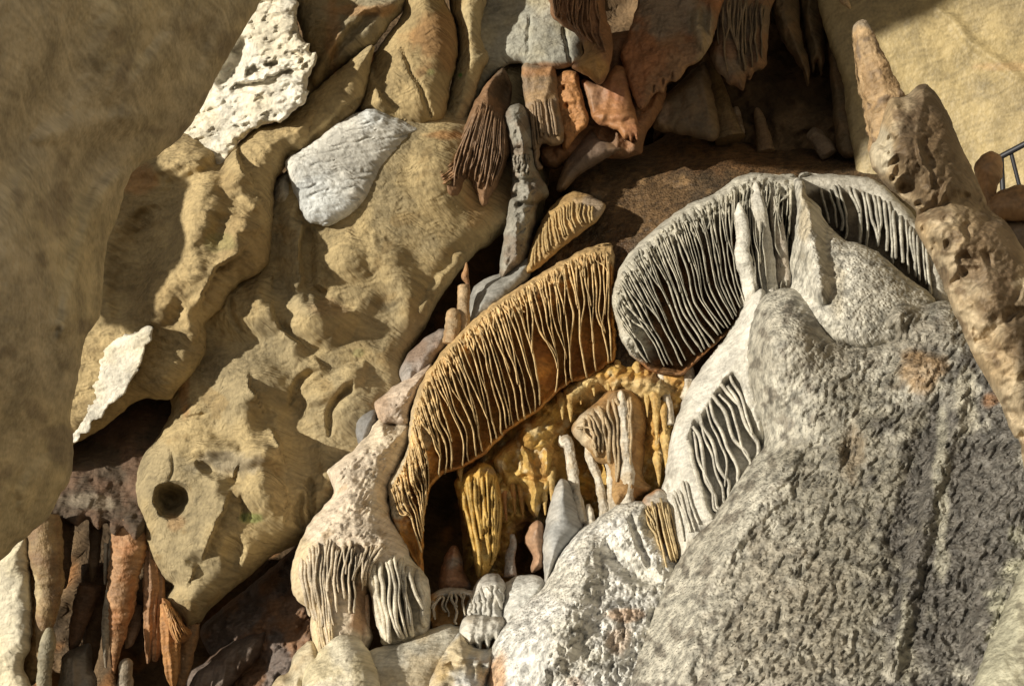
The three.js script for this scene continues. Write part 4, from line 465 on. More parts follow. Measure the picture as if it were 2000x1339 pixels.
relief({ name: 'flowstone_bulge', label: 'small bluish-grey lump between the pink block and the tan wall', cat: 'flowstone', out: [[694, 850], [698, 820], [716, 804], [734, 798], [742, 820], [730, 850], [706, 870]], dep: [[700, 840, 8.5]], bulge: 0.2, round: 24, step: 3, skirt: 0.4, m: M.smooth, tex: T.soft(0.6), col: { c: [0.28, 0.28, 0.28], c2: [0.22, 0.21, 0.2], k: 3 } });
relief({ name: 'flowstone_bulge', label: 'smooth grey dome beside the thin stalagmite, behind the golden curtain', cat: 'flowstone', out: [[916, 640], [916, 590], [924, 562], [945, 545], [985, 530], [1020, 505], [1042, 510], [1030, 545], [990, 585], [950, 620]], dep: [[920, 600, 8.7], [1030, 510, 8.9], [950, 620, 8.6]], bulge: 0.26, round: 38, step: 2.8, skirt: 0.4, m: M.smooth, tex: T.soft(0.8), col: { c: [0.36, 0.35, 0.32], c2: [0.28, 0.27, 0.24], k: 3 } });
{ // thin stalagmite
  const t = thing('stalagmite', 'slim orange stalagmite with a pointed tip standing on the golden crest', 'stalagmite', P(900, 668, 8.35));
  const c = { c: [0.46, 0.33, 0.19], c2: [0.38, 0.23, 0.11], k: 5 };
  spindle({ parent: t, name: 'tip', path: [[911, 512, 1.5, 8.45], [910, 528, 5, 8.45], [908, 540, 7, 8.45], [913, 552, 4.5, 8.45], [912, 562, 5, 8.45]], col: { c: [0.40, 0.22, 0.10], c2: [0.34, 0.18, 0.08], k: 5 }, sides: 18, gap: 2 });
  spindle({ parent: t, name: 'shaft', path: [[906, 558, 12, 8.45], [906, 575, 13, 8.42], [905, 600, 12, 8.4], [906, 650, 14, 8.35]], col: c, sides: 24, gap: 2, ring: 0.1 });
  spindle({ parent: t, name: 'knob', path: [[888, 604, 8, 8.35], [886, 615, 15, 8.33], [884, 640, 16, 8.3], [880, 672, 17, 8.28]], col: c, sides: 24, gap: 2, ring: 0.16, ringF: 18 });
}
// --- small white curtain dome, lower left
{
  const t = thing('flowstone_curtain', 'small creamy white rounded curtain dome at the foot of the slope', 'flowstone', P(770, 1262, 7.5));
  const b = relief({ parent: t, name: 'body', out: [[705, 1122], [710, 1095], [724, 1070], [748, 1056], [770, 1051], [786, 1064], [802, 1088], [822, 1110], [838, 1140], [842, 1200], [834, 1240], [800, 1256], [766, 1264], [746, 1258], [736, 1210], [722, 1160]], dep: [[710, 1110, 7.75], [770, 1055, 7.85], [836, 1150, 7.85], [770, 1255, 7.6]], bulge: 0.28, round: 40, step: 2.4, skirt: 0.4, m: M.flow, hollow: { poly: [[738, 1130], [744, 1098], [768, 1086], [792, 1104], [816, 1130], [832, 1160], [836, 1240], [790, 1262], [752, 1262], [748, 1200]], a: 0.15, soft: 40 }, tex: T.soft(0.5), col: { c: [0.70, 0.64, 0.52], c2: [0.64, 0.57, 0.42], k: 3, spots: [[756, 1075, 20, 14, [0.6, 0.6, 0.42], 0.4]] } });
  ribs(t, b, { g: [[[716, 1100], [732, 1085], [752, 1080], [772, 1075], [792, 1090], [812, 1112]], [[720, 1150], [744, 1150], [762, 1150], [782, 1150], [804, 1160], [824, 1170]], [[750, 1245], [758, 1256], [768, 1258], [790, 1250], [812, 1240], [832, 1225]]], n: 11, w: 5, h: 0.05, join: 0.3, wave: 0.9, color: [0.74, 0.67, 0.53], sd: 16, len: [0.95, 1.03] });
}
// --- floor-level domes and cascades
const low = (o) => relief({ cat: 'flowstone', skirt: 0.45, m: M.flow, step: 2.8, ...o });
low({ name: 'flowstone_dome', label: 'low cream dome below the stub column at the bottom', out: [[590, 1330], [618, 1280], [648, 1244], [676, 1236], [706, 1252], [730, 1290], [745, 1339], [750, 1430], [730, below], [560, below]], dep: [[620, 1290, 7.35], [700, 1250, 7.4], [650, 1450, 6.9]], bulge: 0.3, round: 60, tex: (u, v) => T.scale(0.6, 20)(u, v), col: { c: [0.66, 0.60, 0.46], c2: [0.62, 0.54, 0.36], k: 3 } });
low({ name: 'flowstone_dome', label: 'broad smooth grey-cream bed under the small white curtain', out: [[690, 1300], [730, 1268], [766, 1256], [800, 1246], [840, 1228], [884, 1218], [910, 1240], [900, 1300], [860, 1339], [850, 1420], [840, below], [690, below], [680, 1400]], dep: [[720, 1290, 7.4], [880, 1225, 7.7], [800, 1450, 7.0]], bulge: 0.2, round: 50, tex: T.soft(0.8), col: { c: [0.60, 0.56, 0.46], c2: [0.56, 0.48, 0.34], k: 2.5 } });
low({ name: 'flowstone_ruffle', label: 'small ruffled cream flow at the far left of the slope', out: [[564, 1310], [572, 1280], [590, 1262], [606, 1250], [622, 1262], [634, 1290], [620, 1330], [600, 1339], [560, 1420], [500, 1450], [530, 1339]], dep: [[575, 1290, 7.6], [620, 1270, 7.6], [560, 1400, 7.4]], bulge: 0.18, round: 26, tex: (u, v) => T.flute(0.6, 7)(u, v), col: { c: [0.60, 0.52, 0.36], c2: [0.5, 0.4, 0.25], k: 4 } });
{
  const t = thing('flowstone_cascade', 'small white-lipped cascade with orange drips below the dark niche', 'flowstone', P(885, 1230, 7.8));
  const c = low({ parent: t, name: 'body', out: [[836, 1170], [850, 1155], [880, 1146], [920, 1150], [940, 1160], [936, 1195], [920, 1222], [880, 1226], [850, 1230], [838, 1210]], dep: [[840, 1180, 7.95], [930, 1160, 8.0], [880, 1220, 7.8]], bulge: 0.16, round: 20, step: 2.3, crest: [[834, 1200], [836, 1170], [850, 1155], [880, 1146], [920, 1150], [940, 1160]], hollow: [0.16, 8, 26, 4], tex: T.flute(0.4, 9), col: { c: [0.54, 0.30, 0.10], c2: [0.44, 0.22, 0.07], k: 5, spots: [[885, 1152, 70, 16, [0.62, 0.60, 0.54], 0.9]] } });
  ribs(t, c, { g: [[[842, 1174], [866, 1158], [896, 1154], [930, 1162]], [[842, 1226], [868, 1222], [900, 1220], [926, 1212]]], n: 11, w: 2.6, h: 0.02, join: 0.3, wave: 1, color: [0.62, 0.54, 0.42], sd: 31, len: [0.5, 1.02] });
}
{
  const t = thing('flowstone_cascade', 'two-tiered white cascade of drips left of the pitted mound', 'flowstone', P(940, 1268, 7.6));
  const u1 = low({ parent: t, name: 'upper_tier', out: [[904, 1208], [916, 1172], [930, 1140], [952, 1120], [976, 1125], [990, 1150], [984, 1190], [986, 1214], [950, 1214]], dep: [[905, 1210, 7.85], [960, 1125, 8.0], [980, 1200, 7.8]], bulge: 0.22, round: 30, step: 2.3, tex: (u, v) => T.flute(0.5, 8)(u, v) + T.pop(0.3, 16)(u, v), col: { c: [0.68, 0.66, 0.61], c2: [0.58, 0.54, 0.46], k: 4, spots: [[952, 1118, 40, 26, [0.33, 0.31, 0.28], 0.85]] } });
  ribs(t, u1, { g: [[[918, 1176], [940, 1146], [962, 1140], [982, 1150]], [[914, 1206], [936, 1206], [962, 1206], [984, 1204]]], n: 9, w: 3, h: 0.03, join: 0.2, wave: 1, color: [0.68, 0.65, 0.58], sd: 32, len: [0.6, 1.04] });
  const u2 = low({ parent: t, name: 'lower_tier', out: [[896, 1236], [906, 1206], [930, 1198], [960, 1202], [986, 1206], [986, 1232], [970, 1262], [962, 1248], [953, 1272], [944, 1254], [936, 1274], [926, 1258], [915, 1268], [904, 1252]], dep: [[905, 1220, 7.65], [980, 1210, 7.65], [940, 1260, 7.5]], bulge: 0.2, round: 26, step: 2.3, tex: (u, v) => T.pop(0.5, 12)(u, v) + T.flute(0.7, 8)(u, v), col: { c: [0.66, 0.63, 0.56], c2: [0.52, 0.46, 0.37], k: 4 } });
}
low({ name: 'flowstone_cascade', label: 'white rounded shoulder between the two-tiered cascade and grey cone', out: [[980, 1190], [978, 1150], [1000, 1128], [1040, 1122], [1066, 1138], [1050, 1170], [1010, 1210], [985, 1230]], dep: [[985, 1180, 7.85], [1060, 1140, 7.85], [990, 1225, 7.6]], bulge: 0.2, round: 30, step: 2.4, tex: T.pop(0.4, 14), col: { c: [0.70, 0.69, 0.64], c2: [0.46, 0.44, 0.4], k: 3 } });
low({ name: 'flowstone_cascade', label: 'yellow-stained lumpy cascade at the bottom edge, left of the pitted mound', out: [[838, 1339], [856, 1290], [880, 1250], [900, 1232], [930, 1262], [960, 1262], [975, 1240], [970, 1290], [950, 1339], [930, 1450], [900, below], [820, below], [830, 1420]], dep: [[850, 1320, 7.2], [900, 1240, 7.6], [960, 1260, 7.5], [880, 1500, 6.8]], bulge: 0.24, round: 40, step: 2.6, brush: [['s', [[870, 1300], [920, 1295], [955, 1300]], 10, -0.1], ['s', [[880, 1270], [910, 1280], [940, 1275]], 9, 0.08]], tex: (u, v) => T.lump(0.8)(u, v) + T.flute(0.5, 7)(u, v), col: { c: [0.60, 0.50, 0.33], c2: [0.56, 0.55, 0.52], k: 3, spots: [[860, 1310, 22, 24, [0.60, 0.40, 0.14], 0.6]] } });
relief({ name: 'flowstone_lump', label: 'dull red lump in the dark niche left of the golden column base', cat: 'flowstone', out: [[858, 1150], [862, 1110], [876, 1072], [892, 1066], [902, 1090], [908, 1120], [920, 1148], [890, 1160]], dep: [[880, 1110, 8.3]], bulge: 0.2, round: 24, step: 2.6, skirt: 0.3, m: M.flow, tex: T.pop(0.5, 18), col: { c: [0.34, 0.18, 0.10], c2: [0.3, 0.24, 0.2], k: 4 } });
relief({ name: 'flowstone_lump', label: 'orange-pink smooth lobe at the right of the dark niche', cat: 'flowstone', out: [[1024, 1060], [1030, 1035], [1048, 1015], [1064, 1030], [1066, 1070], [1060, 1108], [1036, 1118], [1040, 1085]], dep: [[1045, 1060, 8.3]], bulge: 0.18, round: 22, step: 2.6, skirt: 0.3, m: M.smooth, tex: T.soft(0.8), col: { c: [0.46, 0.28, 0.17], c2: [0.4, 0.24, 0.14], k: 4 } });
spindle({ name: 'stalagmite', label: 'small mottled grey stalagmite inside the dark niche', cat: 'stalagmite', path: [[1000, 1042, 4, 8.3], [1002, 1065, 8, 8.28], [996, 1090, 11, 8.25], [998, 1128, 13, 8.2]], col: { c: [0.36, 0.33, 0.3], c2: [0.3, 0.2, 0.14], k: 6 }, sides: 20, amp: 0.2, freq: 9 });
// ---------------------------------------------------------------- high draperies
{
  const t = thing('drapery', 'dark brown drapery with hair-like folds hanging before the tan wall', 'drapery', P(985, 140, 9.1));
  const b = relief({ parent: t, name: 'body', out: [[985, 132], [966, 146], [940, 178], [920, 214], [907, 250], [895, 288], [866, 312], [844, 330], [838, 346], [852, 362], [870, 386], [896, 386], [914, 352], [926, 372], [944, 404], [956, 385], [968, 366], [986, 325], [998, 280], [994, 225], [1000, 170]], dep: [[985, 140, 8.95], [900, 280, 8.75], [845, 345, 8.7], [990, 300, 8.85], [944, 400, 8.75]], bulge: 0.16, round: 24, step: 2.6, skirt: 0.35, m: M.flow, brush: [['b', 985, 190, 34, 50, -0.3]], tex: T.flute(0.5, 8, 0.5), col: { c: [0.19, 0.105, 0.05], c2: [0.25, 0.14, 0.07], k: 4, spots: [[985, 180, 30, 60, [0.07, 0.05, 0.03], 0.8]] } });
  ribs(t, b, { g: [[[932, 205], [946, 195], [960, 200], [974, 215], [986, 235]], [[890, 300], [912, 305], [938, 310], [962, 310], [986, 305]], [[880, 370], [906, 350], [930, 365], [946, 380], [968, 355]]], n: 30, w: 1.9, h: 0.05, join: 0.35, wave: 0.9, color: [0.30, 0.18, 0.10], sd: 17, name: 'fold' });
  ribs(t, b, { g: [[[880, 308], [890, 320], [895, 340]], [[858, 325], [862, 340], [870, 358]], [[842, 334], [846, 352], [860, 372]]], n: 14, w: 1.8, h: 0.04, join: 0.2, color: [0.34, 0.19, 0.09], sd: 18, name: 'fold' });
}
{
  const t = thing('drip_column', 'grey stacked drip column between the brown drapery and the dome', 'column', P(1010, 520, 9.0));
  const b = relief({ parent: t, name: 'body', out: [[984, 226], [1000, 205], [1020, 205], [1040, 240], [1044, 290], [1048, 330], [1060, 350], [1072, 380], [1050, 400], [1046, 440], [1036, 470], [1028, 510], [985, 545], [975, 530], [985, 455], [994, 400], [1000, 350], [996, 300], [990, 265]], dep: [[1000, 220, 8.95], [1040, 260, 9.05], [1020, 400, 8.9], [990, 520, 8.85]], bulge: 0.28, round: 30, step: 2.5, skirt: 0.4, m: M.flow, brush: [['s', [[1000, 290], [1025, 296], [1044, 290]], 7, -0.08], ['s', [[1002, 345], [1030, 352], [1058, 348]], 7, -0.09], ['s', [[1000, 402], [1030, 398], [1050, 404]], 8, -0.1], ['s', [[1012, 230], [1018, 280], [1020, 340]], 7, 0.08], ['s', [[1032, 350], [1030, 390]], 8, 0.07], ['b', 1005, 380, 10, 12, -0.1]], tex: (u, v) => T.scale(1.6, 11)(u, v) + T.flute(0.9, 8)(u, v) + T.lump(0.35)(u, v), col: { c: [0.32, 0.30, 0.25], c2: [0.25, 0.20, 0.15], k: 4 } });
  ribs(t, b, { g: [[[1000, 300], [1012, 300], [1024, 300], [1036, 300]], [[1002, 340], [1014, 345], [1026, 345], [1040, 342]]], n: 8, w: 2.6, h: 0.05, join: 0.3, wave: 1, color: [0.33, 0.29, 0.23], sd: 19 });
}
{
  const t = thing('drapery', 'grey-brown pleated sheet with a ragged hem right of the stacked column', 'drapery', P(1070, 130, 9.2));
  const b = relief({ parent: t, name: 'body', out: [[1020, 128], [1060, 128], [1086, 134], [1092, 200], [1100, 250], [1100, 276], [1080, 286], [1060, 280], [1052, 312], [1060, 326], [1046, 330], [1036, 280], [1026, 210]], dep: [[1030, 140, 9.05], [1095, 140, 9.05], [1050, 320, 8.95]], bulge: 0.1, round: 18, step: 2.6, skirt: 0.3, m: M.flow, tex: T.flute(0.5, 8), col: { c: [0.28, 0.20, 0.13], c2: [0.34, 0.22, 0.11], k: 4, spots: [[1060, 140, 40, 14, K.orange, 0.6]] } });
  ribs(t, b, { g: [[[1034, 200], [1056, 190], [1080, 190]], [[1044, 310], [1064, 270], [1094, 272]]], n: 8, w: 3, h: 0.05, join: 0, color: [0.32, 0.22, 0.13], sd: 20, name: 'fold' });
}
relief({ name: 'flowstone_bulge', label: 'dark smooth shoulder between the red drapery and the brown dome', cat: 'flowstone', out: [[1086, 372], [1098, 330], [1116, 298], [1136, 270], [1150, 244], [1160, 244], [1180, 268], [1220, 290], [1180, 312], [1130, 345], [1104, 372]], dep: [[1092, 360, 9.2], [1155, 250, 9.4], [1200, 295, 9.3]], bulge: 0.2, round: 36, step: 2.8, skirt: 0.4, m: M.smooth, tex: T.soft(1), col: { c: [0.20, 0.14, 0.10], c2: [0.24, 0.15, 0.08], k: 3 } });
{
  const t = thing('drapery', 'brown fringed drapery with an orange tip at the top centre', 'drapery', P(1130, 0, 8.9));
  const b = relief({ parent: t, name: 'body', out: [[1072, -50], [1074, 10], [1080, 36], [1100, 50], [1132, 74], [1140, 105], [1118, 128], [1124, 138], [1150, 150], [1172, 166], [1188, 140], [1197, 100], [1193, 60], [1182, 20], [1172, -50]], dep: [[1080, 0, 9.0], [1185, 20, 8.9], [1165, 160, 8.75]], bulge: 0.22, round: 28, step: 2.5, skirt: 0.4, m: M.flow, tex: (u, v) => T.lump(0.5)(u, v) + T.flute(0.4, 7)(u, v), col: { c: [0.30, 0.15, 0.07], c2: [0.24, 0.12, 0.055], k: 4, spots: [[1155, 125, 40, 36, [0.48, 0.28, 0.10], 0.85]] } });
  ribs(t, b, { g: [[[1080, -30], [1110, -30], [1140, -30], [1168, -20]], [[1082, 20], [1108, 30], [1140, 50], [1176, 50]], [[1088, 36], [1112, 50], [1150, 78], [1186, 110]]], n: 15, w: 2.2, h: 0.05, join: 0.4, wave: 1, color: [0.34, 0.18, 0.09], sd: 23, name: 'fold' });
}
relief({ name: 'flowstone_sheet', label: 'dull red-brown fluted flowstone wall behind the orange and red sheets', cat: 'flowstone', out: [[1040, 110], [1120, 90], [1220, 60], [1290, 90], [1300, 190], [1262, 262], [1250, 300], [1200, 310], [1130, 305], [1080, 330], [1050, 300], [1046, 200]], dep: [[1050, 120, 9.5], [1280, 100, 9.55], [1060, 310, 9.35], [1250, 290, 9.4]], bulge: 0.14, round: 30, step: 3, skirt: 0.3, m: M.flow, tex: (u, v) => T.flute(0.8, 5, -0.15)(u, v) + T.lump(0.4)(u, v), col: { c: [0.30, 0.15, 0.07], c2: [0.22, 0.12, 0.06], k: 3, spots: [[1070, 220, 30, 70, [0.22, 0.17, 0.12], 0.6]] } });
relief({ name: 'flowstone_sheet', label: 'rough orange wrinkled flowstone sheet under the tan ceiling panel', cat: 'flowstone', out: [[1082, 165], [1092, 145], [1114, 136], [1130, 148], [1138, 190], [1150, 238], [1130, 262], [1102, 292], [1092, 245], [1084, 200]], dep: [[1090, 160, 9.1], [1140, 200, 9.05], [1105, 285, 9.1]], bulge: 0.07, round: 12, step: 2.5, skirt: 0.35, m: M.flow, brush: [['b', 1102, 172, 6, 7, -0.08], ['b', 1105, 206, 6, 5, -0.08]], tex: (u, v) => 0.05 * Math.abs(fbm(u * 7 + v * 4, v * 7, 3)) + T.scale(0.8, 9)(u + v, v), col: { c: [0.46, 0.22, 0.08], c2: [0.38, 0.18, 0.07], k: 4 } });
relief({ name: 'flowstone_sheet', label: 'smooth red flowstone sheet with a dripping lower corner', cat: 'flowstone', out: [[1136, 155], [1170, 166], [1192, 140], [1206, 128], [1222, 136], [1236, 200], [1247, 240], [1245, 276], [1239, 264], [1232, 279], [1226, 266], [1220, 272], [1208, 256], [1192, 250], [1160, 236], [1148, 195]], dep: [[1140, 170, 9.1], [1220, 140, 9.1], [1230, 275, 8.95]], bulge: 0.06, round: 10, step: 2.5, skirt: 0.35, m: M.smooth, brush: [['s', [[1150, 228], [1200, 224], [1250, 212]], 14, 0.04]], tex: (u, v) => T.soft(0.6)(u, v) + T.flute(0.25, 9, -0.2)(u, v), col: { c: [0.36, 0.16, 0.075], c2: [0.40, 0.19, 0.08], k: 3, spots: [[1160, 180, 20, 30, [0.3, 0.2, 0.13], 0.5]] } });
{
  const t = thing('drapery', 'large rust-red drapery sheet with a toothed lower edge at the top', 'drapery', P(1300, 0, 9.2));
  relief({ parent: t, name: 'body', out: [[1244, 14], [1262, -50], [1410, -50], [1402, 40], [1384, 95], [1362, 122], [1342, 134], [1322, 160], [1308, 158], [1296, 182], [1282, 180], [1268, 200], [1252, 214], [1240, 196], [1230, 172], [1213, 112], [1224, 76]], dep: [[1250, 0, 9.3], [1400, 0, 9.2], [1220, 120, 9.15], [1300, 170, 9.0], [1380, 100, 9.0]], bulge: 0.1, round: 20, step: 2.6, skirt: 0.4, m: M.flow, brush: [['s', [[1362, 10], [1366, 60], [1372, 100]], 12, 0.08], ['s', [[1386, 0], [1388, 70]], 7, 0.08], ['s', [[1310, 140], [1312, 158]], 3, -0.06], ['s', [[1296, 150], [1296, 170]], 3, -0.06], ['s', [[1278, 162], [1278, 184]], 3, -0.06]], tex: (u, v) => T.scale(1.1, 12)(u + v * 0.3, v) + T.soft(1)(u, v), col: { c: [0.38, 0.17, 0.075], c2: [0.33, 0.19, 0.10], k: 2, spots: [[1310, 30, 90, 50, [0.30, 0.235, 0.17], 0.85], [1370, 60, 22, 70, [0.34, 0.28, 0.18], 0.7]] } });
}
{
  const t = thing('drapery', 'ragged grey-brown drapery with frayed drips near the top right', 'drapery', P(1450, 0, 9.4));
  const b = relief({ parent: t, name: 'body', out: [[1376, -50], [1520, -50], [1506, 20], [1500, 80], [1496, 130], [1476, 138], [1466, 160], [1458, 150], [1452, 178], [1438, 168], [1424, 164], [1410, 146], [1400, 140], [1388, 104], [1396, 50]], dep: [[1390, 0, 9.4], [1510, 0, 9.5], [1450, 170, 9.3]], bulge: 0.16, round: 28, step: 2.7, skirt: 0.4, m: M.flow, tex: (u, v) => T.flute(0.7, 5, -0.3)(u, v) + T.scale(0.5, 9)(u, v), col: { c: [0.21, 0.15, 0.10], c2: [0.25, 0.14, 0.075], k: 3 } });
  ribs(t, b, { g: [[[1400, 0], [1430, -10], [1460, -10], [1495, 0]], [[1400, 70], [1430, 70], [1460, 70], [1490, 70]], [[1408, 136], [1434, 158], [1460, 148], [1490, 125]]], n: 15, w: 2.4, h: 0.05, join: 0.4, wave: 1, color: [0.26, 0.19, 0.12], sd: 24, len: [0.6, 1], name: 'fold' });
}
[[[[1496, -50], [1552, -50], [1566, 60], [1582, 130], [1578, 168], [1568, 140], [1548, 110], [1520, 60]], 'dark brown hanging sheet ending in a thin drip', 9.9], [[[1556, -50], [1606, -50], [1612, 60], [1606, 150], [1596, 120], [1586, 140], [1572, 60]], 'dark olive hanging sheet with a forked tip', 10.0], [[[1600, -50], [1640, -50], [1652, 60], [1668, 160], [1692, 292], [1640, 300], [1626, 200], [1614, 60]], 'tall dark brown flowstone panel bordering the bright end wall', 10.0]].forEach(([out, label, d]) => relief({ name: 'drapery', label, cat: 'drapery', out, dep: [[1500, 0, d], [1650, 0, d], [1600, 200, d - 0.1]], bulge: 0.16, round: 22, step: 3, skirt: 0.3, m: M.flow, tex: T.flute(0.8, 4, 0.15), col: { c: [0.17, 0.105, 0.05], c2: [0.13, 0.09, 0.045], k: 3 } }));
relief({ name: 'drapery', label: 'dark triangular curtain wedge below the rust-red drapery', cat: 'drapery', out: [[1282, 200], [1310, 176], [1345, 145], [1378, 120], [1392, 180], [1404, 270], [1330, 262], [1276, 250]], dep: [[1280, 220, 9.6], [1380, 130, 9.5], [1390, 260, 9.5]], bulge: 0.1, round: 26, step: 3, skirt: 0.3, m: M.smooth, tex: T.flute(0.4, 5, 0.5), col: { c: [0.17, 0.11, 0.055], c2: [0.13, 0.09, 0.05], k: 3, spots: [[1290, 220, 16, 24, [0.34, 0.25, 0.18], 0.7]] } });
shaft('drip_column', 'brown leaning drip column on the dark dome plateau', [[1380, 104, 4, 10.25], [1384, 128, 12, 10.20], [1398, 170, 17, 10.20], [1412, 220, 22, 10.15], [1426, 275, 30, 10.10]], { c: [0.26, 0.18, 0.09], c2: [0.2, 0.13, 0.065], k: 4 }, { cat: 'column' });
shaft('stalagmite', 'slender brown stalagmite on the plateau below the dark sheets', [[1478, 210, 3, 10.35], [1482, 225, 9, 10.35], [1490, 260, 13, 10.30], [1497, 300, 17, 10.25]], { c: [0.30, 0.20, 0.11], c2: [0.24, 0.15, 0.08], k: 5 }, { ring: 0.12 });
shaft('stalagmite', 'rounded knobbly grey-brown stalagmite stump leaning on the plateau', [[1582, 254, 8, 10.00], [1590, 262, 15, 10.00], [1604, 280, 16, 9.95], [1620, 305, 15, 9.90]], { c: [0.26, 0.20, 0.14], c2: [0.2, 0.14, 0.09], k: 5 }, { amp: 0.2 });
shaft('stalagmite', 'small pale stump beside the leaning plateau column', [[1436, 208, 4, 10.35], [1440, 225, 8, 10.35], [1446, 262, 9, 10.30]], { c: [0.40, 0.31, 0.22], c2: [0.3, 0.2, 0.12], k: 6 }, { amp: 0.25 });
shaft('stalactite', 'tiny cream stalactite at the top edge right of the dark panels', [[1640, -40, 14, 9.2], [1646, -5, 9, 9.2], [1656, 8, 5, 9.2], [1661, 17, 2, 9.2]], { c: [0.56, 0.40, 0.24], c2: [0.5, 0.34, 0.18], k: 6 }, { hang: true, sides: 18 });
// ---------------------------------------------------------------- tall stalagmite close by on the right
{
  const t = thing('stalagmite', 'tall knobbly foreground stalagmite with a narrow pointed top at right', 'stalagmite', P(2060, 1150, 5.1));
  const c = { c: [0.54, 0.43, 0.28], c2: [0.42, 0.31, 0.18], k: 4, c3: [0.20, 0.135, 0.075], lo3: 0.2, k3: 6, spots: [[1820, 235, 100, 110, [0.11, 0.07, 0.037], 0.9], [1815, 330, 65, 90, [0.14, 0.09, 0.045], 0.85], [1890, 330, 70, 90, [0.17, 0.115, 0.06], 0.75], [1945, 490, 90, 110, [0.17, 0.11, 0.06], 0.8], [2010, 620, 90, 100, [0.13, 0.085, 0.045], 0.85], [1725, 300, 24, 60, [0.6, 0.55, 0.42], 0.6]] };  // dark upper spots: dirty brown, with shade under the overhangs painted in too
  spindle({ parent: t, name: 'spire', path: [[1678, 40, 6, 5.50], [1682, 52, 17, 5.50], [1694, 100, 25, 5.47], [1712, 160, 34, 5.45], [1735, 225, 42, 5.43], [1755, 300, 50, 5.41]], col: { c: [0.44, 0.30, 0.16], c2: [0.34, 0.22, 0.11], k: 6, c3: [0.2, 0.14, 0.09], lo3: 0.3, k3: 9, spots: [[1680, 50, 24, 22, [0.22, 0.18, 0.13], 0.8]] }, sides: 64, gap: 2.2, amp: 0.14, freq: 14, ring: 0.10, ringF: 10, pitA: 0.05 });
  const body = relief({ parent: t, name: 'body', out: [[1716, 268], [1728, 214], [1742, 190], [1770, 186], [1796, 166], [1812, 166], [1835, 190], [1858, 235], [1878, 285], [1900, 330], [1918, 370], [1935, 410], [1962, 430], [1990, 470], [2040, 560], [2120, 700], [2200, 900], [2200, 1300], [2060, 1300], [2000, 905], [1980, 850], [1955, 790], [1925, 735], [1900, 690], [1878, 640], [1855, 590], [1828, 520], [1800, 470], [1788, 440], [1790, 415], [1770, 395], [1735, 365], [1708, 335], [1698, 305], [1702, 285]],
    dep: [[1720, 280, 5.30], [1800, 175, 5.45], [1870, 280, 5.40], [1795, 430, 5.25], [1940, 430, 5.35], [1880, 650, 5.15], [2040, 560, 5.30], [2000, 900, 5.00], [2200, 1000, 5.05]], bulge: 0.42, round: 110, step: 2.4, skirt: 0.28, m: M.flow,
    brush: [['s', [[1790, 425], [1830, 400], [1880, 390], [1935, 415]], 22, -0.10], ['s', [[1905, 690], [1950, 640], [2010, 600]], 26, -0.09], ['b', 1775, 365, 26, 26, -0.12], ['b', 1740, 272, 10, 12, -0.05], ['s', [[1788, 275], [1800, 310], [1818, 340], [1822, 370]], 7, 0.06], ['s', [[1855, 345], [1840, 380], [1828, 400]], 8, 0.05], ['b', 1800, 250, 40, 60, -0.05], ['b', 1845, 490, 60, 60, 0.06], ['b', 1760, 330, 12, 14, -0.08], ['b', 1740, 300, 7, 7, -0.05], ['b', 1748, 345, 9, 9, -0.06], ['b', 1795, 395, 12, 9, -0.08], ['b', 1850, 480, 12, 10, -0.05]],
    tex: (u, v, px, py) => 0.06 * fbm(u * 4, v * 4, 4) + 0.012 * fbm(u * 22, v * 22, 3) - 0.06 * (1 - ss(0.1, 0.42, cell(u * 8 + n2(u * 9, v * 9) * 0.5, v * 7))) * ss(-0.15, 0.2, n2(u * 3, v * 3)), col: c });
  void body;
}
[[[[1905, 340], [1906, 318], [1922, 300], [1945, 296], [1958, 308], [1958, 345], [1948, 375], [1960, 420], [1925, 420], [1912, 375]], 'upright rounded orange boulder left of the railing foot', 6.3], [[[1930, 400], [1945, 378], [1975, 364], [2010, 362], [2060, 380], [2080, 430], [1990, 432], [1945, 428]], 'low rounded orange boulder in front of the railing', 6.1], [[[1925, 445], [1960, 428], [2020, 424], [2110, 430], [2140, 560], [2100, 760], [2040, 700], [1960, 600]], 'dark rock ledge carrying the orange boulders', 6.2]].forEach(([out, label, d], i) => relief({ name: i < 2 ? 'boulder' : 'rock_ledge', label, cat: i < 2 ? 'boulder' : 'rock', out, dep: [[1930, 400, d]], bulge: 0.16, round: 30, step: 2.8, skirt: 0.25, m: M.smooth, tex: T.soft(0.7), col: i < 2 ? { c: [0.42, 0.23, 0.10], c2: [0.34, 0.2, 0.1], k: 4 } : { c: [0.16, 0.11, 0.07], c2: [0.2, 0.14, 0.09], k: 3 } }));
{ // railing
  const t = thing('railing', 'black metal stair railing by the bright wall at the right edge', 'railing', P(1985, 420, 6.9));
  const dk = new THREE.MeshStandardMaterial({ color: new THREE.Color().setRGB(0.03, 0.03, 0.035), roughness: 0.5, metalness: 0.4 });
  const bar = (name, a, b, r) => { const A = new THREE.Vector3(...P(...a)), B = new THREE.Vector3(...P(...b)), g = new THREE.CylinderGeometry(r, r, A.distanceTo(B), 14); g.applyQuaternion(new THREE.Quaternion().setFromUnitVectors(new THREE.Vector3(0, 1, 0), B.clone().sub(A).normalize())); const c = A.add(B).multiplyScalar(0.5); g.translate(c.x, c.y, c.z); put(g, { parent: t, name }, dk); };
  bar('handrail', [1955, 306, 7], [2160, 198, 6.6], 0.022); bar('post', [1956, 306, 7], [1962, 420, 7], 0.018); bar('post', [1975, 296, 6.97], [2006, 420, 6.97], 0.014); bar('post', [2024, 270, 6.88], [2060, 420, 6.88], 0.014); bar('post', [2075, 243, 6.78], [2115, 420, 6.78], 0.014);
}
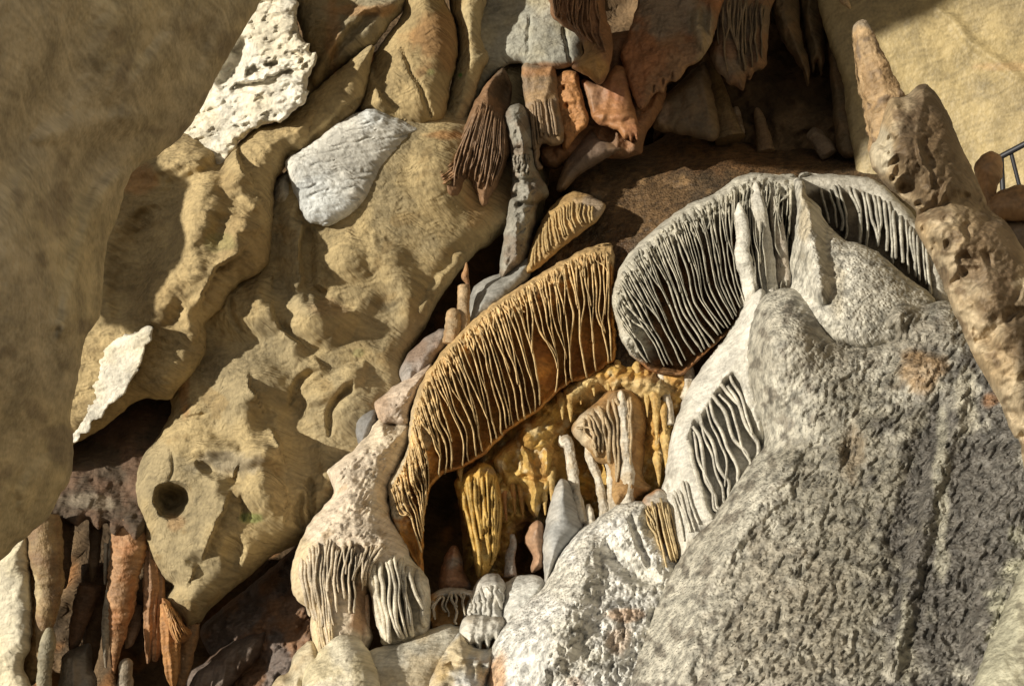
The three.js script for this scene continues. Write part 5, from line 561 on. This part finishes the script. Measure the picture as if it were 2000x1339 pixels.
relief({ name: 'flowstone_ridge', label: 'smooth pale greenish flowstone ridge in the bottom right corner', cat: 'flowstone', out: [[2080, 930], [2020, 1050], [1985, 1130], [1950, 1215], [1915, 1300], [1890, 1380], [1850, below], [2260, below], [2240, 900]], dep: [[2000, 1100, 5.5], [1900, 1350, 5.1], [2200, 1000, 5.3], [2150, 1500, 4.8]], bulge: 0.22, round: 90, step: 3.6, skirt: 0.4, m: M.flow, tex: (u, v) => T.soft(0.9)(u, v) + 0.012 * fbm((u - v * 0.4) * 14, v * 5, 3), col: { c: [0.50, 0.48, 0.36], c2: [0.40, 0.38, 0.28], k: 2.5, c3: [0.24, 0.22, 0.16], lo3: 0.3, k3: 8 } });
{
  const t = thing('flowstone_fan', 'frayed orange fan of fibres at the tip of the tan pendant', 'flowstone', P(345, 1250, 8.4));
  const c = relief({ parent: t, name: 'body', out: [[314, 1168], [330, 1176], [346, 1200], [362, 1222], [376, 1236], [362, 1252], [346, 1256], [334, 1240], [322, 1212]], dep: [[320, 1180, 8.4], [365, 1230, 8.4], [345, 1250, 8.35]], bulge: 0.1, round: 14, step: 2.4, skirt: 0.2, m: M.flow, tex: T.flute(0.4, 9, 0.4), col: { c: [0.46, 0.22, 0.08], c2: [0.38, 0.18, 0.07], k: 5 } });
  ribs(t, c, { g: [[[318, 1176], [326, 1178], [334, 1186]], [[326, 1215], [340, 1215], [356, 1220]], [[338, 1250], [352, 1258], [372, 1242]]], n: 10, w: 2, h: 0.05, join: 0.2, wave: 1, color: [0.58, 0.31, 0.12], sd: 43, name: 'fibre' });
}
// ---------------------------------------------------------------- lower-left chamber
const st = (label, path, c, more = {}) => spindle({ name: 'stalactite', label, cat: 'stalactite', hang: true, path, col: c, sides: 26, amp: 0.16, freq: 7, ring: 0.06, ...more });
const oc = { c: [0.42, 0.21, 0.09], c2: [0.34, 0.19, 0.10], k: 4 }, bc = { c: [0.22, 0.14, 0.075], c2: [0.16, 0.10, 0.055], k: 4 }, gc = { c: [0.40, 0.35, 0.27], c2: [0.3, 0.24, 0.17], k: 4 };
st('biggest orange banded stalactite in the lower left chamber, with a split tip', [[262, 1010, 34, 8.6], [256, 1050, 36, 8.55], [244, 1110, 30, 8.5], [236, 1170, 28, 8.45], [230, 1230, 18, 8.45], [224, 1280, 9, 8.45], [222, 1316, 2, 8.45]], { c: [0.46, 0.26, 0.13], c2: [0.40, 0.19, 0.08], k: 4 }, { sides: 48, gap: 2.4, ring: 0.12, ringF: 16 });
st('pale narrow drip fused to the left of the biggest orange stalactite', [[214, 1150, 8, 8.4], [210, 1200, 10, 8.4], [206, 1250, 7, 8.4], [206, 1304, 2, 8.4]], gc);
st('grey blade-like stalactite above the biggest orange one', [[228, 1030, 8, 8.6], [220, 1070, 10, 8.55], [216, 1108, 6, 8.55], [214, 1122, 2, 8.55]], gc);
st('long orange fluted stalactite left of the tan pendant tip', [[296, 1060, 12, 8.6], [296, 1120, 14, 8.55], [294, 1200, 13, 8.5], [292, 1260, 9, 8.5], [288, 1296, 2, 8.5]], oc, { flute: 0.18 });
st('short orange stalactite with a ragged end below the tan pendant', [[312, 1080, 8, 8.6], [310, 1180, 10, 8.55], [306, 1260, 9, 8.5], [302, 1292, 4, 8.5]], oc, { flute: 0.15 });
st('bright orange drapery-like stalactite under the pendant point', [[322, 1175, 10, 8.5], [334, 1220, 18, 8.45], [334, 1270, 16, 8.42], [336, 1315, 12, 8.4], [338, 1345, 3, 8.4]], { c: [0.52, 0.26, 0.09], c2: [0.44, 0.21, 0.07], k: 5 }, { flute: 0.2 });
st('thick dull orange stalactite right of the bright orange one', [[372, 1215, 20, 8.7], [366, 1260, 18, 8.65], [358, 1310, 12, 8.6], [352, 1350, 5, 8.6]], { c: [0.36, 0.2, 0.09], c2: [0.28, 0.17, 0.09], k: 5 }, { amp: 0.25 });
st('dark knotted stalactite nearest the foreground rock', [[116, 990, 32, 8.9], [112, 1040, 28, 8.85], [118, 1090, 20, 8.8], [124, 1130, 9, 8.8], [124, 1150, 3, 8.8]], bc, { amp: 0.25 });
st('slim brown stalactite in the gap right of the dark knotted one', [[186, 990, 12, 8.9], [186, 1050, 12, 8.85], [182, 1110, 8, 8.8], [178, 1135, 2, 8.8]], bc);
st('thin pencil stalactite hanging in front of the dark gap', [[206, 1060, 4, 8.5], [205, 1120, 3.5, 8.5], [204, 1142, 1.5, 8.5]], gc, { sides: 14 });
st('leaning dark brown stalactite pointing down-left in the chamber', [[176, 1140, 22, 8.9], [158, 1200, 18, 8.85], [146, 1250, 12, 8.8], [138, 1276, 3, 8.8]], { c: [0.27, 0.15, 0.08], c2: [0.2, 0.12, 0.07], k: 4 });
st('wide dark stalactite behind the biggest orange one', [[186, 1100, 24, 9.2], [182, 1200, 20, 9.15], [176, 1290, 12, 9.1], [174, 1320, 4, 9.1]], bc);
st('brown stalactite with a pale left edge beside the corner rock', [[84, 1010, 30, 8.3], [90, 1080, 30, 8.2], [96, 1150, 24, 8.15], [88, 1210, 18, 8.1], [80, 1260, 10, 8.1], [74, 1290, 4, 8.1]], { c: [0.32, 0.22, 0.11], c2: [0.26, 0.16, 0.08], k: 4, spots: [[112, 1150, 10, 60, [0.56, 0.45, 0.26], 0.7]] });
st('small leaf-shaped brown stalactite right of the biggest orange one', [[268, 1180, 8, 8.7], [262, 1220, 12, 8.65], [252, 1254, 9, 8.62], [244, 1266, 2, 8.6]], { c: [0.36, 0.24, 0.15], c2: [0.3, 0.18, 0.1], k: 4 });
const sg = (label, path, c, more = {}) => spindle({ name: 'stalagmite', label, cat: 'stalagmite', path, col: c, sides: 24, amp: 0.2, freq: 9, ring: 0.12, ...more });
sg('small pale stalagmite stump below the biggest orange stalactite', [[246, 1286, 5, 8.3], [246, 1296, 12, 8.28], [244, 1330, 14, 8.25], [246, 1420, 18, 8.2]], gc);
sg('grey ribbed stalagmite pillar in the lower left corner', [[96, 1226, 6, 8.0], [94, 1250, 14, 7.95], [86, 1310, 13, 7.9], [84, 1420, 16, 7.85]], { c: [0.36, 0.32, 0.22], c2: [0.28, 0.24, 0.16], k: 5 });
relief({ name: 'flowstone_cascade', label: 'grey ruffled cascade on the chamber floor at lower left', cat: 'flowstone', out: [[118, 1310], [122, 1280], [150, 1264], [176, 1258], [180, 1300], [190, 1345], [190, 1460], [100, 1460], [112, 1345]], dep: [[130, 1290, 8.6], [175, 1265, 8.7], [150, 1400, 8.4]], bulge: 0.2, round: 24, step: 2.6, skirt: 0.3, m: M.flow, tex: T.flute(0.8, 8), col: { c: [0.34, 0.31, 0.26], c2: [0.26, 0.22, 0.17], k: 4 } });
relief({ name: 'flowstone_cascade', label: 'dark mauve-brown ribbed cascade right of the orange stalactites', cat: 'flowstone', out: [[360, 1330], [400, 1290], [440, 1260], [480, 1240], [520, 1230], [515, 1260], [500, 1290], [470, 1320], [440, 1360], [420, 1460], [340, 1460]], dep: [[380, 1320, 8.9], [510, 1235, 9.1], [420, 1420, 8.6]], bulge: 0.2, round: 28, step: 2.7, skirt: 0.3, m: M.flow, tex: (u, v) => T.flute(1, 6)(u, v) + T.scale(0.5, 9)(u, v), col: { c: [0.21, 0.16, 0.13], c2: [0.17, 0.11, 0.075], k: 4 } });
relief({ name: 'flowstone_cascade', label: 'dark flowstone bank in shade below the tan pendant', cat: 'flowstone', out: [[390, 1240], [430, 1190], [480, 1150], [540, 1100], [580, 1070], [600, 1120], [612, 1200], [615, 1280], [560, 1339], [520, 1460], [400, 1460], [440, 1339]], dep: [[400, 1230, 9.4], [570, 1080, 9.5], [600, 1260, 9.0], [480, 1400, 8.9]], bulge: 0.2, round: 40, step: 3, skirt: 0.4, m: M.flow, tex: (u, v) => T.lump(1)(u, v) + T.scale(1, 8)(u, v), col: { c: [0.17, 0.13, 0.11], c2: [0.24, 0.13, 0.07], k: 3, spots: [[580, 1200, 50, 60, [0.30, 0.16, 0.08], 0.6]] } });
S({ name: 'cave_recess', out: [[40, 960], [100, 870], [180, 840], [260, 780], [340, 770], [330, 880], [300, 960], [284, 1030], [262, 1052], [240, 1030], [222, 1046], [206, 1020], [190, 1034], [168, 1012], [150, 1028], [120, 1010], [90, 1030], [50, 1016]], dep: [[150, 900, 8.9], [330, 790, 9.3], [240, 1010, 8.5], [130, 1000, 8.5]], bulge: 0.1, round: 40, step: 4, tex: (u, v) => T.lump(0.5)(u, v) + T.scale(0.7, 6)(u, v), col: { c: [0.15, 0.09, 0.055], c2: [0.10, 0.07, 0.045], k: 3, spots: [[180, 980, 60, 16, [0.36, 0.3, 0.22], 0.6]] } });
console.log('triangles', Math.round(triangles));
renderer.render(scene, camera);
